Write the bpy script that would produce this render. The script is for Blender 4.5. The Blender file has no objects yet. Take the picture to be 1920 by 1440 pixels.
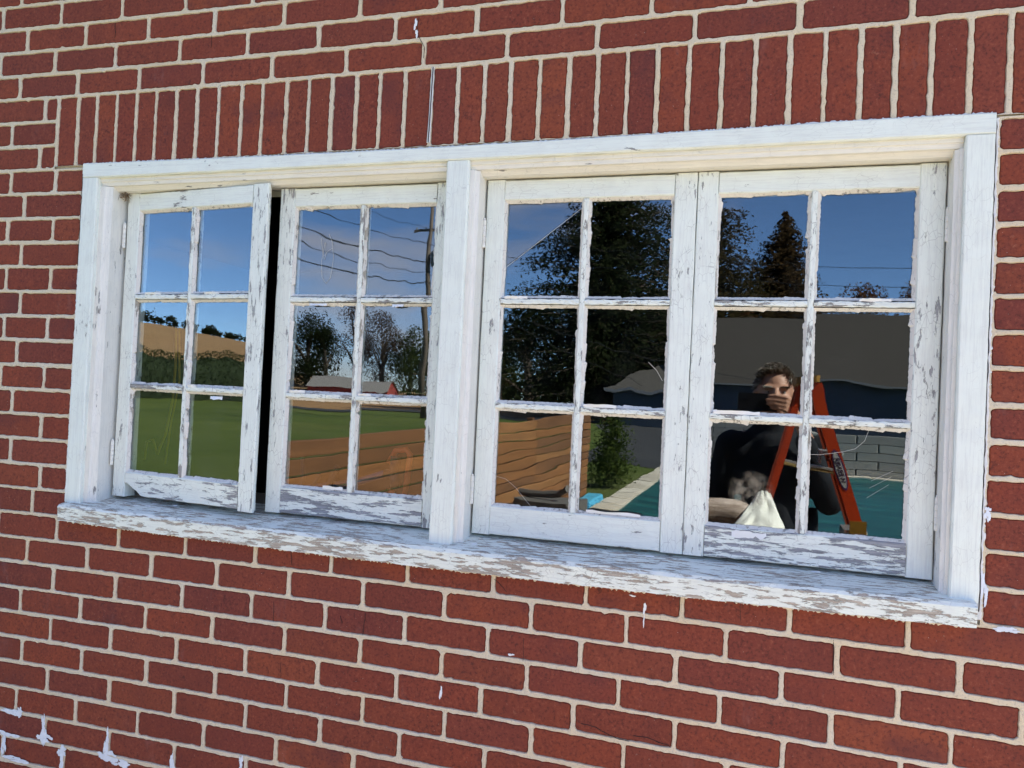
import bpy, bmesh, math, random
from mathutils import Vector, Matrix, noise

R = math.radians
scene = bpy.context.scene
COL = scene.collection

# ------------------------------------------------------------------ camera
CAM_D, CAM_Z = 1.645, 1.60
cam_data = bpy.data.cameras.new('camera')
cam_data.sensor_width = 36.0
cam_data.lens = 1442.65 / 1920.0 * 36.0
cam_data.clip_start = 0.004
cam_data.clip_end = 4000.0
cam = bpy.data.objects.new('camera', cam_data)
COL.objects.link(cam)
cam.matrix_world = Matrix(((0.955266, -0.039931, 0.293039, 0.0),
                           (0.292000, -0.029886, -0.955951, -CAM_D),
                           (0.046930, 0.998755, -0.016889, CAM_Z),
                           (0, 0, 0, 1)))
scene.camera = cam

# ------------------------------------------------------------------ sky and sun
SUN_ELEV, SUN_AZ = R(44.0), R(77.0)          # the sun stands behind the wall, to the right
world = bpy.data.worlds.new('World')
scene.world = world
world.use_nodes = True
wn, wl = world.node_tree.nodes, world.node_tree.links
sky = wn.new('ShaderNodeTexSky')
sky.sky_type = 'NISHITA'
sky.sun_disc = False
sky.sun_elevation = SUN_ELEV
sky.sun_rotation = SUN_AZ
sky.altitude = 0.0
sky.air_density = 0.56
sky.dust_density = 0.0
sky.ozone_density = 5.5
bg = wn['Background']
tcw = wn.new('ShaderNodeTexCoord')
mpw = wn.new('ShaderNodeMapping'); mpw.inputs['Scale'].default_value = (1.6, 1.6, 7.0); mpw.inputs['Location'].default_value = (4.1, 2.87, 1.23)
wl.new(tcw.outputs['Generated'], mpw.inputs['Vector'])
nzw = wn.new('ShaderNodeTexNoise'); nzw.inputs['Scale'].default_value = 1.7; nzw.inputs['Detail'].default_value = 6.0; nzw.inputs['Roughness'].default_value = 0.55
wl.new(mpw.outputs[0], nzw.inputs['Vector'])
rmw = wn.new('ShaderNodeMapRange'); rmw.inputs['From Min'].default_value = 0.50; rmw.inputs['From Max'].default_value = 0.70; rmw.inputs['To Max'].default_value = 0.6
wl.new(nzw.outputs['Fac'], rmw.inputs['Value'])
mxw = wn.new('ShaderNodeMix'); mxw.data_type = 'RGBA'                     # thin high cloud
mxw.inputs[7].default_value = (4.6, 3.9, 3.7, 1)
wl.new(rmw.outputs[0], mxw.inputs[0]); wl.new(sky.outputs['Color'], mxw.inputs[6])
wl.new(mxw.outputs[2], bg.inputs['Color'])
bg.inputs['Strength'].default_value = 0.105

sun_data = bpy.data.lights.new('sun', 'SUN')
sun_data.energy = 5.0
sun_data.angle = R(0.5)
sun_data.color = (1.0, 0.945, 0.85)
sun = bpy.data.objects.new('sun', sun_data)
COL.objects.link(sun)
to_sun = Vector((math.cos(SUN_ELEV) * math.sin(SUN_AZ), math.cos(SUN_ELEV) * math.cos(SUN_AZ), math.sin(SUN_ELEV)))
sun.rotation_euler = to_sun.to_track_quat('Z', 'Y').to_euler()
sun.location = to_sun * 50

vs = scene.view_settings
vs.view_transform = 'Standard'
vs.look = 'None'
vs.gamma = 1.0
vs.use_curve_mapping = False
vs.exposure = 2.2

scene.render.engine = 'CYCLES'
cy = scene.cycles
cy.max_bounces = 10
cy.diffuse_bounces = 4
cy.glossy_bounces = 4
cy.transparent_max_bounces = 16
cy.caustics_reflective = False
cy.caustics_refractive = False
cy.sample_clamp_indirect = 8.0
cy.use_denoising = True
try:
    cy.denoiser = 'OPENIMAGEDENOISE'
    cy.denoising_input_passes = 'RGB_ALBEDO_NORMAL'
except Exception:
    pass

# ------------------------------------------------------------------ helpers
def tag(o, label=None, cat=None, group=None, kind=None):
    if label: o['label'] = label
    if cat: o['category'] = cat
    if group: o['group'] = group
    if kind: o['kind'] = kind
    return o

def empty(name, loc=(0, 0, 0), rz=0.0, parent=None):
    o = bpy.data.objects.new(name, None)
    o.empty_display_size = 0.05
    COL.objects.link(o)
    o.location = loc
    o.rotation_euler = (0, 0, rz)
    o.parent = parent
    return o

class MB:
    """collects shapes of one part; build() links them as one mesh object"""
    def __init__(self):
        self.v, self.f, self.m = [], [], []
    def add(self, verts, faces, mi=0):
        n = len(self.v)
        self.v += [tuple(p) for p in verts]
        self.f += [tuple(i + n for i in q) for q in faces]
        self.m += [mi] * len(faces)
    def box(self, x0, x1, y0, y1, z0, z1, mi=0, c=0.0):
        if c <= 0:
            self.add([(x0, y0, z0), (x1, y0, z0), (x1, y1, z0), (x0, y1, z0), (x0, y0, z1), (x1, y0, z1), (x1, y1, z1), (x0, y1, z1)],
                     [(0, 3, 2, 1), (4, 5, 6, 7), (0, 1, 5, 4), (1, 2, 6, 5), (2, 3, 7, 6), (3, 0, 4, 7)], mi)
        else:
            self.prism([(x0 + c, y0), (x1 - c, y0), (x1, y0 + c), (x1, y1 - c), (x1 - c, y1), (x0 + c, y1), (x0, y1 - c), (x0, y0 + c)], z0, z1, mi)
    def prism(self, outline, z0, z1, mi=0):
        n = len(outline)
        vs_ = [(x, y, z0) for x, y in outline] + [(x, y, z1) for x, y in outline]
        fs = [tuple(range(n - 1, -1, -1)), tuple(range(n, 2 * n))]
        for i in range(n):
            j = (i + 1) % n
            fs.append((i, j, n + j, n + i))
        self.add(vs_, fs, mi)
    def sweep(self, p0, p1, u, v, prof, segs=1, jit=0.0, rnd=None, mi=0):
        """profile [(a,b)] in axes u,v carried from p0 to p1, edges slightly uneven"""
        p0, p1, u, v = Vector(p0), Vector(p1), Vector(u), Vector(v)
        n = len(prof)
        vs_, fs = [], []
        for s in range(segs + 1):
            c = p0.lerp(p1, s / segs)
            for a, b in prof:
                ja = (rnd.uniform(-jit, jit) if rnd and jit else 0)
                jb = (rnd.uniform(-jit, jit) if rnd and jit else 0)
                vs_.append(c + u * (a + ja) + v * (b + jb))
        for s in range(segs):
            for i in range(n):
                j = (i + 1) % n
                fs.append((s * n + i, s * n + j, (s + 1) * n + j, (s + 1) * n + i))
        fs.append(tuple(range(n - 1, -1, -1)))
        fs.append(tuple(range(segs * n, segs * n + n)))
        self.add(vs_, fs, mi)
    def tube(self, pts, rad, sides=6, mi=0):
        """tube through points; rad one number or a list"""
        pts = [Vector(p) for p in pts]
        n = len(pts)
        rr = rad if isinstance(rad, (list, tuple)) else [rad] * n
        vs_, fs = [], []
        ref = Vector((0.13, 0.31, 0.94))
        for i, p in enumerate(pts):
            d = (pts[min(i + 1, n - 1)] - pts[max(i - 1, 0)])
            d = d.normalized() if d.length > 1e-9 else Vector((0, 0, 1))
            a = d.cross(ref)
            if a.length < 1e-3: a = d.cross(Vector((1, 0, 0)))
            a.normalize()
            b = d.cross(a)
            for k in range(sides):
                t = 2 * math.pi * k / sides
                vs_.append(p + (a * math.cos(t) + b * math.sin(t)) * rr[i])
        for i in range(n - 1):
            for k in range(sides):
                j = (k + 1) % sides
                fs.append((i * sides + k, i * sides + j, (i + 1) * sides + j, (i + 1) * sides + k))
        fs.append(tuple(range(sides - 1, -1, -1)))
        fs.append(tuple(range((n - 1) * sides, n * sides)))
        self.add(vs_, fs, mi)
    def lathe(self, prof, c=(0, 0, 0), sides=20, mi=0):
        vs_, fs = [], []
        for r, z in prof:
            for k in range(sides):
                t = 2 * math.pi * k / sides
                vs_.append((c[0] + r * math.cos(t), c[1] + r * math.sin(t), c[2] + z))
        for i in range(len(prof) - 1):
            for k in range(sides):
                j = (k + 1) % sides
                fs.append((i * sides + k, i * sides + j, (i + 1) * sides + j, (i + 1) * sides + k))
        self.add(vs_, fs, mi)
    def ball(self, c, r, sub=2, mi=0):
        bm = bmesh.new()
        bmesh.ops.create_icosphere(bm, subdivisions=sub, radius=1.0)
        rr = r if isinstance(r, (tuple, list)) else (r, r, r)
        bm.verts.index_update()
        self.add([(c[0] + q.co.x * rr[0], c[1] + q.co.y * rr[1], c[2] + q.co.z * rr[2]) for q in bm.verts], [tuple(w.index for w in g.verts) for g in bm.faces], mi)
        bm.free()
    def limb(self, p0, p1, r0, r1, mi=0, sides=12):
        """tapered limb with round ends"""
        p0, p1 = Vector(p0), Vector(p1)
        self.ball(p0, r0, 2, mi)
        self.ball(p1, r1, 2, mi)
        self.tube([p0, p1], [r0, r1], sides, mi)
    def build(self, name, mats, parent=None, smooth=False):
        me = bpy.data.meshes.new(name)
        me.from_pydata(self.v, [], self.f)
        for m in (mats if isinstance(mats, (list, tuple)) else [mats]):
            me.materials.append(m)
        if any(self.m): me.polygons.foreach_set('material_index', self.m)
        if smooth: me.polygons.foreach_set('use_smooth', [True] * len(self.f))
        me.update()
        o = bpy.data.objects.new(name, me)
        COL.objects.link(o)
        o.parent = parent
        return o

# ------------------------------------------------------------------ materials
class NT:
    def __init__(self, name):
        self.mat = bpy.data.materials.new(name)
        self.mat.use_nodes = True
        self.n, self.l = self.mat.node_tree.nodes, self.mat.node_tree.links
        self.bsdf = self.n['Principled BSDF']
        self.out = self.n['Material Output']
    def node(self, t, **kw):
        q = self.n.new(t)
        for k, val in kw.items(): setattr(q, k, val)
        return q
    def link(self, a, b): self.l.new(a, b)
    def val(self, sock, x):
        if hasattr(x, 'is_output') or isinstance(x, bpy.types.NodeSocket): self.l.new(x, sock)
        else: sock.default_value = x
    def math(self, op, a, b=0.0, clamp=False):
        q = self.node('ShaderNodeMath', operation=op, use_clamp=clamp)
        self.val(q.inputs[0], a); self.val(q.inputs[1], b)
        return q.outputs[0]
    def mix(self, fac, a, b, blend='MIX'):
        q = self.node('ShaderNodeMix', data_type='RGBA', blend_type=blend)
        self.val(q.inputs[0], fac)
        self.val(q.inputs[6], a if not isinstance(a, tuple) else (*a, 1)[:4])
        self.val(q.inputs[7], b if not isinstance(b, tuple) else (*b, 1)[:4])
        return q.outputs[2]
    def ramp(self, fac, stops, interp='LINEAR'):
        q = self.node('ShaderNodeValToRGB')
        q.color_ramp.interpolation = interp
        e = q.color_ramp.elements
        while len(e) > 1: e.remove(e[-1])
        for i, (p, c) in enumerate(stops):
            s = e[0] if i == 0 else e.new(p)
            s.position = p
            s.color = (*c, 1) if isinstance(c, tuple) else (c, c, c, 1)
        self.val(q.inputs[0], fac)
        return q.outputs[0]
    def coord(self, scale=(1, 1, 1), rand=True, which='Object'):
        tc = self.node('ShaderNodeTexCoord')
        mp = self.node('ShaderNodeMapping')
        mp.inputs['Scale'].default_value = scale
        self.link(tc.outputs[which], mp.inputs['Vector'])
        if rand:
            oi = self.node('ShaderNodeObjectInfo')
            sc_ = self.node('ShaderNodeVectorMath', operation='SCALE')
            sc_.inputs[0].default_value = (17.3, 9.1, 23.7)
            self.link(oi.outputs['Random'], sc_.inputs['Scale'])
            self.link(sc_.outputs[0], mp.inputs['Location'])
        return mp.outputs[0]
    def noise(self, vec, scale, detail=4.0, rough=0.55, col=False, dist=0.0):
        q = self.node('ShaderNodeTexNoise')
        q.inputs['Scale'].default_value = scale
        q.inputs['Detail'].default_value = detail
        q.inputs['Roughness'].default_value = rough
        q.inputs['Distortion'].default_value = dist
        if vec is not None: self.link(vec, q.inputs['Vector'])
        return q.outputs['Color'] if col else q.outputs['Fac']
    def voro(self, vec, scale, feature='F1', rnd=1.0):
        q = self.node('ShaderNodeTexVoronoi', feature=feature)
        q.inputs['Scale'].default_value = scale
        q.inputs['Randomness'].default_value = rnd
        if vec is not None: self.link(vec, q.inputs['Vector'])
        return q.outputs['Distance']
    def bump(self, height, dist, strength=1.0):
        q = self.node('ShaderNodeBump')
        q.inputs['Strength'].default_value = strength
        q.inputs['Distance'].default_value = dist
        self.val(q.inputs['Height'], height)
        self.link(q.outputs[0], self.bsdf.inputs['Normal'])
    def fin(self, color, rough=0.7, spec=0.4, metal=0.0):
        b = self.bsdf.inputs
        self.val(b['Base Color'], color if not isinstance(color, tuple) else (*color, 1)[:4])
        self.val(b['Roughness'], rough)
        b['Specular IOR Level'].default_value = spec
        b['Metallic'].default_value = metal
        return self.mat

def plain(name, col, rough=0.7, var=0.12, scale=8.0, spec=0.4, metal=0.0, bump=0.0):
    """one colour with a soft uneven tone"""
    t = NT(name)
    v = t.coord()
    n = t.noise(v, scale, 5)
    c = t.mix(n, tuple(x * (1 - var) for x in col), tuple(min(1, x * (1 + var)) for x in col))
    if bump: t.bump(t.noise(v, scale * 6, 4), bump)
    return t.fin(c, rough, spec, metal)

def mat_brick():
    t = NT('fired red brick')
    oi = t.node('ShaderNodeObjectInfo')
    ge = t.node('ShaderNodeNewGeometry')
    r = t.math('FRACT', t.math('ADD', oi.outputs['Random'], ge.outputs['Random Per Island']))
    r2 = t.math('FRACT', t.math('MULTIPLY', r, 7.31))
    base = t.ramp(r, [(0.0, (0.205, 0.039, 0.022)), (0.2, (0.255, 0.052, 0.023)), (0.38, (0.225, 0.044, 0.024)), (0.55, (0.265, 0.056, 0.023)),
                      (0.70, (0.185, 0.038, 0.027)), (0.82, (0.285, 0.066, 0.026)), (0.92, (0.172, 0.036, 0.029)), (1.0, (0.24, 0.050, 0.023))])
    base = t.mix(t.math('MULTIPLY', t.math('FRACT', t.math('MULTIPLY', r, 13.7)), .38), base, (0.10, 0.024, 0.020))
    v = t.coord((1, 1, 1))
    vs_ = t.coord((1, 1, 0.35))
    n1 = t.noise(v, 26, 6, 0.6)
    n2 = t.noise(v, 160, 5, 0.65)
    n3 = t.noise(vs_, 70, 3)
    c = t.mix(t.ramp(n1, [(0.32, 0.0), (0.68, 1.0)]), t.mix(0.4, base, (0.12, 0.028, 0.024)), base)
    c = t.mix(t.math('MULTIPLY', n3, 0.35), c, (0.30, 0.078, 0.040))
    c = t.mix(t.ramp(n2, [(0.36, 0.7), (0.48, 0.0)]), c, (0.085, 0.024, 0.018))
    c = t.mix(t.ramp(n2, [(0.56, 0.0), (0.70, 0.5)]), c, (0.36, 0.105, 0.06))
    # purple-black flashing on some bricks
    fl = t.math('MULTIPLY', t.ramp(r2, [(0.66, 0.0), (0.8, 1.0)]), t.ramp(t.noise(v, 11, 4), [(0.5, 0.0), (0.70, 0.5)]))
    c = t.mix(fl, c, (0.09, 0.028, 0.030))
    bt = t.math('MULTIPLY', t.ramp(t.noise(v, 24, 5, .65), [(0.64, 0.0), (0.70, .65)]), t.ramp(r2, [(0.5, 0.0), (0.62, 1.0)]))
    c = t.mix(bt, c, (0.055, 0.02, 0.018))
    # pits, hairlines and paint specks
    pit = t.ramp(t.voro(v, 210), [(0.10, 1.0), (0.2, 0.0)])
    pit = t.math('MULTIPLY', pit, t.ramp(t.noise(v, 30, 2), [(0.46, 0.0), (0.6, 1.0)]))
    c = t.mix(t.math('MULTIPLY', pit, 0.75), c, (0.045, 0.015, 0.015))
    sp = t.ramp(t.voro(v, 95), [(0.035, 1.0), (0.06, 0.0)])
    sp = t.math('MULTIPLY', sp, t.ramp(t.noise(v, 9, 2), [(0.5, 0.0), (0.6, 1.0)]))
    c = t.mix(sp, c, (0.62, 0.55, 0.5))
    ch = t.math('MULTIPLY', t.ramp(t.noise(v, 55, 4, .7), [(0.66, 0.0), (0.72, .55)]), t.ramp(r2, [(0.2, 0.0), (0.6, 1.0)]))
    c = t.mix(ch, c, (0.33, 0.12, 0.075))
    tcw_ = t.node('ShaderNodeNewGeometry'); mpw_ = t.node('ShaderNodeMapping'); mpw_.inputs['Scale'].default_value = (1.0, 1.0, .55); t.link(tcw_.outputs['Position'], mpw_.inputs[0])
    st = t.ramp(t.noise(mpw_.outputs[0], 4.2, 5, .6), [(0.48, 0.0), (0.74, 0.40)])
    c = t.mix(st, c, (0.12, 0.030, 0.024))
    # pale bloom
    bl = t.math('MULTIPLY', t.ramp(t.noise(vs_, 13, 5, 0.7), [(0.6, 0.0), (0.8, 0.35)]), r2)
    c = t.mix(bl, c, (0.34, 0.22, 0.22))
    h = t.math('ADD', t.math('MULTIPLY', n2, 0.6), t.math('MULTIPLY', n1, 0.7))
    t.bump(h, 0.0016, 0.8)
    return t.fin(c, 0.82, 0.25)

def mat_mortar():
    t = NT('sandy lime mortar')
    v = t.coord(rand=False)
    n1, n2, n3 = t.noise(v, 5, 4), t.noise(v, 240, 4, 0.7), t.noise(v, 32, 4)
    c = t.mix(t.ramp(n1, [(0.35, 0.0), (0.65, 1.0)]), (0.70, 0.61, 0.465), (0.69, 0.56, 0.375))
    c = t.mix(t.math('MULTIPLY', n3, 0.3), c, (0.54, 0.47, 0.37))
    c = t.mix(t.ramp(n2, [(0.33, 0.45), (0.46, 0.0)]), c, (0.25, 0.22, 0.18))
    c = t.mix(t.ramp(t.voro(v, 330), [(0.06, 0.6), (0.14, 0.0)]), c, (0.18, 0.14, 0.12))
    st = t.ramp(t.noise(v, 3.1, 5, .62), [(0.52, 0.0), (0.74, 0.35)])
    c = t.mix(st, c, (0.46, 0.40, 0.31))
    t.bump(t.math('ADD', t.math('MULTIPLY', n2, 0.6), n3), 0.002, 0.9)
    return t.fin(c, 0.92, 0.15)

def mat_paint(name, axis, peel, crack=0.6, tint=(0.795, 0.83, 0.75), wood=(0.30, 0.295, 0.285), scale=1.0, dirt=0.25, spread=0.55, stretch=0.22):
    """old white oil paint lifting off grey weathered wood; axis is the grain direction"""
    t = NT(name)
    k = {'x': (stretch, 1, 1), 'z': (1, 1, stretch), 'y': (1, stretch, 1)}[axis]
    g = {'x': (0.05, 1, 1), 'z': (1, 1, 0.05), 'y': (1, 0.05, 1)}[axis]
    v, vg, vi = t.coord(k), t.coord(g), t.coord()
    n1 = t.noise(v, 62 * scale, 7, 0.68)
    n0 = t.noise(vi, 6.0, 3)
    nn = t.math('ADD', n1, t.math('MULTIPLY', t.math('SUBTRACT', n0, 0.5), spread))
    thr = 0.29 + 0.42 * peel
    mask = t.ramp(nn, [(max(0.0, thr - 0.008), 0.0), (thr + 0.008, 1.0)])
    grain = t.noise(vg, 260, 5, 0.7)
    wc = t.mix(t.ramp(grain, [(0.35, 0.0), (0.66, 1.0)]), tuple(x * 0.55 for x in wood), tuple(min(1, x * 1.35) for x in wood))
    wc = t.mix(t.math('MULTIPLY', t.noise(vi, 12, 3), 0.5), wc, tuple(min(1, a * b) for a, b in zip(wood, (1.3, 1.18, 1.05))))
    d1 = t.ramp(t.noise(vi, 17, 5, 0.6), [(0.42, 0.0), (0.78, dirt)])
    pc = t.mix(d1, tint, (0.56, 0.55, 0.50))
    pc = t.mix(t.ramp(grain, [(0.40, 0.22), (0.52, 0.0)]), pc, (0.50, 0.50, 0.49))
    # alligator cracks in the film
    vd = t.voro(t.coord({'x': (0.45, 1, 1), 'z': (1, 1, 0.45), 'y': (1, 0.45, 1)}[axis]), 105, 'DISTANCE_TO_EDGE')
    ck = t.ramp(vd, [(0.0, 1.0), (0.035, 0.0)])
    ck = t.math('MULTIPLY', ck, t.ramp(t.noise(vi, 21, 4), [(0.46, 0.0), (0.6, crack)]))
    pc = t.mix(ck, pc, (0.30, 0.29, 0.27))
    c = t.mix(mask, wc, pc)
    c = t.mix(t.ramp(nn, [(max(0.0, thr - 0.022), 0.0), (thr - 0.008, 0.55), (thr, 0.0)]), c, tuple(x * 0.35 for x in wood))
    h = t.math('MULTIPLY', mask, 0.7)
    h = t.math('ADD', h, t.math('MULTIPLY', grain, 0.35))
    t.bump(h, 0.0014, 0.85)
    rough = t.mix(mask, (0.9, 0.9, 0.9), (0.55, 0.55, 0.55))
    return t.fin(c, rough, 0.3)

def mat_glass(name, wob=0.0022, scale=13.0, dust=0.02, refl=1.0, stretch=(1, 1, 1)):
    """old drawn window glass: clear, mirrors the yard, a little wavy and dusty"""
    t = NT(name)
    t.n.remove(t.bsdf)
    ge = t.node('ShaderNodeNewGeometry')
    v = t.coord(stretch)
    vi = t.coord()
    nc = t.noise(v, scale, 2, 0.45, col=True)
    sub = t.node('ShaderNodeVectorMath', operation='SUBTRACT')
    t.link(nc, sub.inputs[0]); sub.inputs[1].default_value = (0.5, 0.5, 0.5)
    sca = t.node('ShaderNodeVectorMath', operation='SCALE'); sca.inputs['Scale'].default_value = wob * 2
    t.link(sub.outputs[0], sca.inputs[0])
    add = t.node('ShaderNodeVectorMath', operation='ADD')
    t.link(ge.outputs['Normal'], add.inputs[0]); t.link(sca.outputs[0], add.inputs[1])
    nor = t.node('ShaderNodeVectorMath', operation='NORMALIZE'); t.link(add.outputs[0], nor.inputs[0])
    lw = t.node('ShaderNodeLayerWeight'); lw.inputs['Blend'].default_value = 0.5
    fac = t.math('MINIMUM', t.math('MULTIPLY', t.math('ADD', 0.043, t.math('MULTIPLY', t.math('POWER', lw.outputs['Facing'], 5.0), 0.957)), refl), 1.0)
    tr = t.node('ShaderNodeBsdfTransparent'); tr.inputs[0].default_value = (0.93, 0.95, 0.94, 1)
    gl = t.node('ShaderNodeBsdfGlossy'); gl.inputs['Roughness'].default_value = 0.0; gl.inputs['Color'].default_value = (0.88, 0.97, 1.0, 1)
    t.link(nor.outputs[0], gl.inputs['Normal'])
    m1 = t.node('ShaderNodeMixShader'); t.link(fac, m1.inputs[0]); t.link(tr.outputs[0], m1.inputs[1]); t.link(gl.outputs[0], m1.inputs[2])
    df = t.node('ShaderNodeBsdfDiffuse'); df.inputs[0].default_value = (0.62, 0.61, 0.57, 1)
    sp = t.ramp(t.voro(vi, 130), [(0.03, 1.0), (0.055, 0.0)])
    sp = t.math('MULTIPLY', sp, t.ramp(t.noise(vi, 11, 2), [(0.56, 0.0), (0.66, 1.0)]))
    sm = t.ramp(t.noise(vi, 10, 6, 0.62), [(0.45, 0.0), (0.85, 1.0)])
    dm = t.math('MAXIMUM', t.math('MULTIPLY', sm, dust * 2.2), t.math('MULTIPLY', sp, 0.8))
    m2 = t.node('ShaderNodeMixShader'); t.link(dm, m2.inputs[0]); t.link(m1.outputs[0], m2.inputs[1]); t.link(df.outputs[0], m2.inputs[2])
    t.link(m2.outputs[0], t.out.inputs[0])
    return t.mat

def mat_wood(name, col, axis='y', scale=1.0, var=0.45, rough=0.75):
    t = NT(name)
    g = {'x': (0.06, 1, 1), 'z': (1, 1, 0.06), 'y': (1, 0.06, 1)}[axis]
    vg, vi = t.coord(g), t.coord()
    gr = t.noise(vg, 60 * scale, 5, 0.65, dist=0.3)
    c = t.mix(gr, tuple(x * (1 - var) for x in col), tuple(min(1, x * (1 + var)) for x in col))
    c = t.mix(t.ramp(t.noise(vi, 4 * scale, 3), [(0.4, 0.0), (0.75, 0.4)]), c, tuple(x * 0.5 for x in col))
    t.bump(gr, 0.002)
    return t.fin(c, rough, 0.3)

def mat_leaf(name, a, b, scale=0.6):
    t = NT(name)
    ge = t.node('ShaderNodeNewGeometry')
    v = t.coord()
    f = t.math('ADD', t.math('MULTIPLY', ge.outputs['Random Per Island'], 0.6), t.math('MULTIPLY', t.noise(v, scale, 3), 0.6))
    c = t.mix(t.ramp(f, [(0.25, 0.0), (0.95, 1.0)]), a, b)
    t.n.remove(t.bsdf)
    d_, r_ = t.node('ShaderNodeBsdfDiffuse'), t.node('ShaderNodeBsdfTranslucent')
    t.link(c, d_.inputs[0]); t.link(c, r_.inputs[0])
    x_ = t.node('ShaderNodeMixShader'); x_.inputs[0].default_value = 0.5
    t.link(d_.outputs[0], x_.inputs[1]); t.link(r_.outputs[0], x_.inputs[2]); t.link(x_.outputs[0], t.out.inputs[0])
    return t.mat

def mat_ground(name, a, b, scale, fine=30.0, c3=None, bump=0.01, rough=0.95):
    t = NT(name)
    v = t.coord(rand=False)
    c = t.mix(t.ramp(t.noise(v, scale, 5), [(0.35, 0.0), (0.65, 1.0)]), a, b)
    c = t.mix(t.ramp(t.noise(v, fine, 4, 0.7), [(0.4, 0.5), (0.6, 0.0)]), c, tuple(x * 0.55 for x in a))
    if c3: c = t.mix(t.ramp(t.noise(v, scale * 0.3, 3), [(0.5, 0.0), (0.7, 0.7)]), c, c3)
    t.bump(t.noise(v, fine, 4), bump)
    return t.fin(c, rough, 0.2)

M = {}
M['brick'] = mat_brick()
M['mortar'] = mat_mortar()
M['casing'] = mat_paint('casing paint upright', 'z', 0.0, 0.3)
M['casing_h'] = mat_paint('casing paint level', 'x', 0.02, 0.25)
M['trim'] = mat_paint('inner trim paint upright', 'z', 0.07, 0.3, tint=(0.81, 0.785, 0.71))
M['trim_h'] = mat_paint('inner trim paint level', 'x', 0.08, 0.3, tint=(0.81, 0.775, 0.685))
M['sill'] = mat_paint('sill paint', 'x', 0.405, 0.7, wood=(0.40, 0.355, 0.30), scale=2.3, spread=0.24, stretch=0.15)
M['stile'] = mat_paint('sash paint upright', 'z', 0.16, .6, scale=1.7, spread=.40, wood=(.33, .335, .34))
M['stile_worn'] = mat_paint('worn sash paint upright', 'z', 0.255, .7, scale=1.8, spread=.36, stretch=.15, wood=(.33, .335, .34))
M['rail'] = mat_paint('sash paint level', 'x', 0.04, 0.4)
M['rail_worn'] = mat_paint('worn sash paint level', 'x', 0.385, 0.8, scale=1.7, spread=.34, stretch=.14, wood=(.32, .325, .335))
M['rail_bare'] = mat_paint('nearly bare rail', 'x', 0.465, 0.8, scale=1.9, wood=(0.285, 0.295, 0.315), spread=.28, stretch=.12)
M['muntin_v'] = mat_paint('muntin paint upright', 'z', 0.33, 0.9, scale=1.5)
M['muntin_h'] = mat_paint('muntin paint level', 'x', 0.33, 0.9, scale=1.5)
M['putty'] = mat_paint('glazing putty', 'z', 0.22, 0.9, tint=(0.78, 0.74, 0.66), wood=(0.40, 0.38, 0.33), scale=1.6)
M['caulk'] = plain('old white caulk', (0.72, 0.72, 0.70), 0.7, 0.15, 60, bump=0.001)
M['flake'] = plain('loose paint flake', (0.79, 0.80, 0.80), 0.55, 0.05, 40)
M['scratch'] = plain('scratch in glass', (0.55, 0.52, 0.46), 0.8)
M['dark'] = plain('dark crack', (0.03, 0.022, 0.02), 0.9)

# ------------------------------------------------------------------ the house wall: bricks and mortar
H0, HC = 2.36822, 0.0677
_C = (0.00021, 0.01134, 0.0066, 0.01161, -0.00945, -0.01015, -0.00638, -0.00039, 0.00193)

def bed_z(k, x):
    """height of bed joint k (0 is the top of the soldier course, counting down); old courses are never quite level"""
    q = max(-0.6, min(2.9, k / 10.0))
    xx = max(-2.1, min(0.6, x))
    t_ = (1, xx, xx * xx, q, q * q, q * xx, q * xx * xx, q * q * xx, q ** 3)
    return H0 - HC * k + sum(a * b for a, b in zip(_C, t_))

JOINTS = {
-5: [-2.008, -1.836], -4: [-2.073, -1.861, -1.652, -1.446], -3: [-1.979, -1.772, -1.56, -1.352, -1.145, -0.934, -0.723],
-2: [-2.073, -1.874, -1.665, -1.456, -1.248, -1.043, -0.836, -0.63, -0.428, -0.23, -0.028],
-1: [-1.996, -1.789, -1.583, -1.379, -1.173, -0.965, -0.76, -0.553, -0.346, -0.137, 0.071, 0.278],
0: [-1.899], 1: [-2.016], 2: [-1.91], 3: [-2.009, -1.848], 4: [-1.956], 5: [-2.011, -1.848], 6: [-1.956], 7: [-2.007, -1.845], 8: [-1.95],
9: [-2.004, -1.847], 10: [-1.953], 11: [-2.007, -1.849], 12: [-1.958], 13: [-2.02, -1.851], 14: [-1.955], 15: [-2.02, -1.843], 16: [-1.866],
17: [-1.775, -1.567, -1.355, -1.147, -0.936, -0.735, -0.526, -0.316, -0.112, 0.098, 0.312],
18: [-1.875, -1.668, -1.458, -1.256, -1.048, -0.848, -0.641, -0.435, -0.226, -0.023, 0.188, 0.402],
19: [-1.778, -1.569, -1.358, -1.15, -0.944, -0.736, -0.533, -0.323, -0.12, 0.087, 0.299],
20: [-1.888, -1.679, -1.467, -1.261, -1.053, -0.848, -0.64, -0.439, -0.237, -0.029, 0.182, 0.392],
21: [-1.778, -1.574, -1.367, -1.16, -0.957, -0.751, -0.543, -0.331, -0.117, 0.096],
22: [-1.873, -1.667, -1.456, -1.245, -1.04, -0.835, -0.627, -0.424, -0.221], 23: [-1.778, -1.57, -1.364, -1.152, -0.943, -0.736, -0.529],
24: [-1.883, -1.678, -1.474, -1.27, -1.06, -0.851], 25: [-1.778, -1.564, -1.355], 26: [-1.921, -1.709]}
SOLDIER = [-1.852, -1.782, -1.719, -1.651, -1.586, -1.522, -1.457, -1.392, -1.326, -1.258, -1.195, -1.126, -1.062, -0.998, -0.932, -0.868, -0.803,
           -0.734, -0.668, -0.603, -0.542, -0.472, -0.406, -0.341, -0.277, -0.211, -0.146, -0.078, -0.011, 0.056, 0.122, 0.188, 0.252, 0.316, 0.381, 0.449, 0.516]
MOD = 0.2071
WX0, WX1 = -4.2, 2.6
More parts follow.
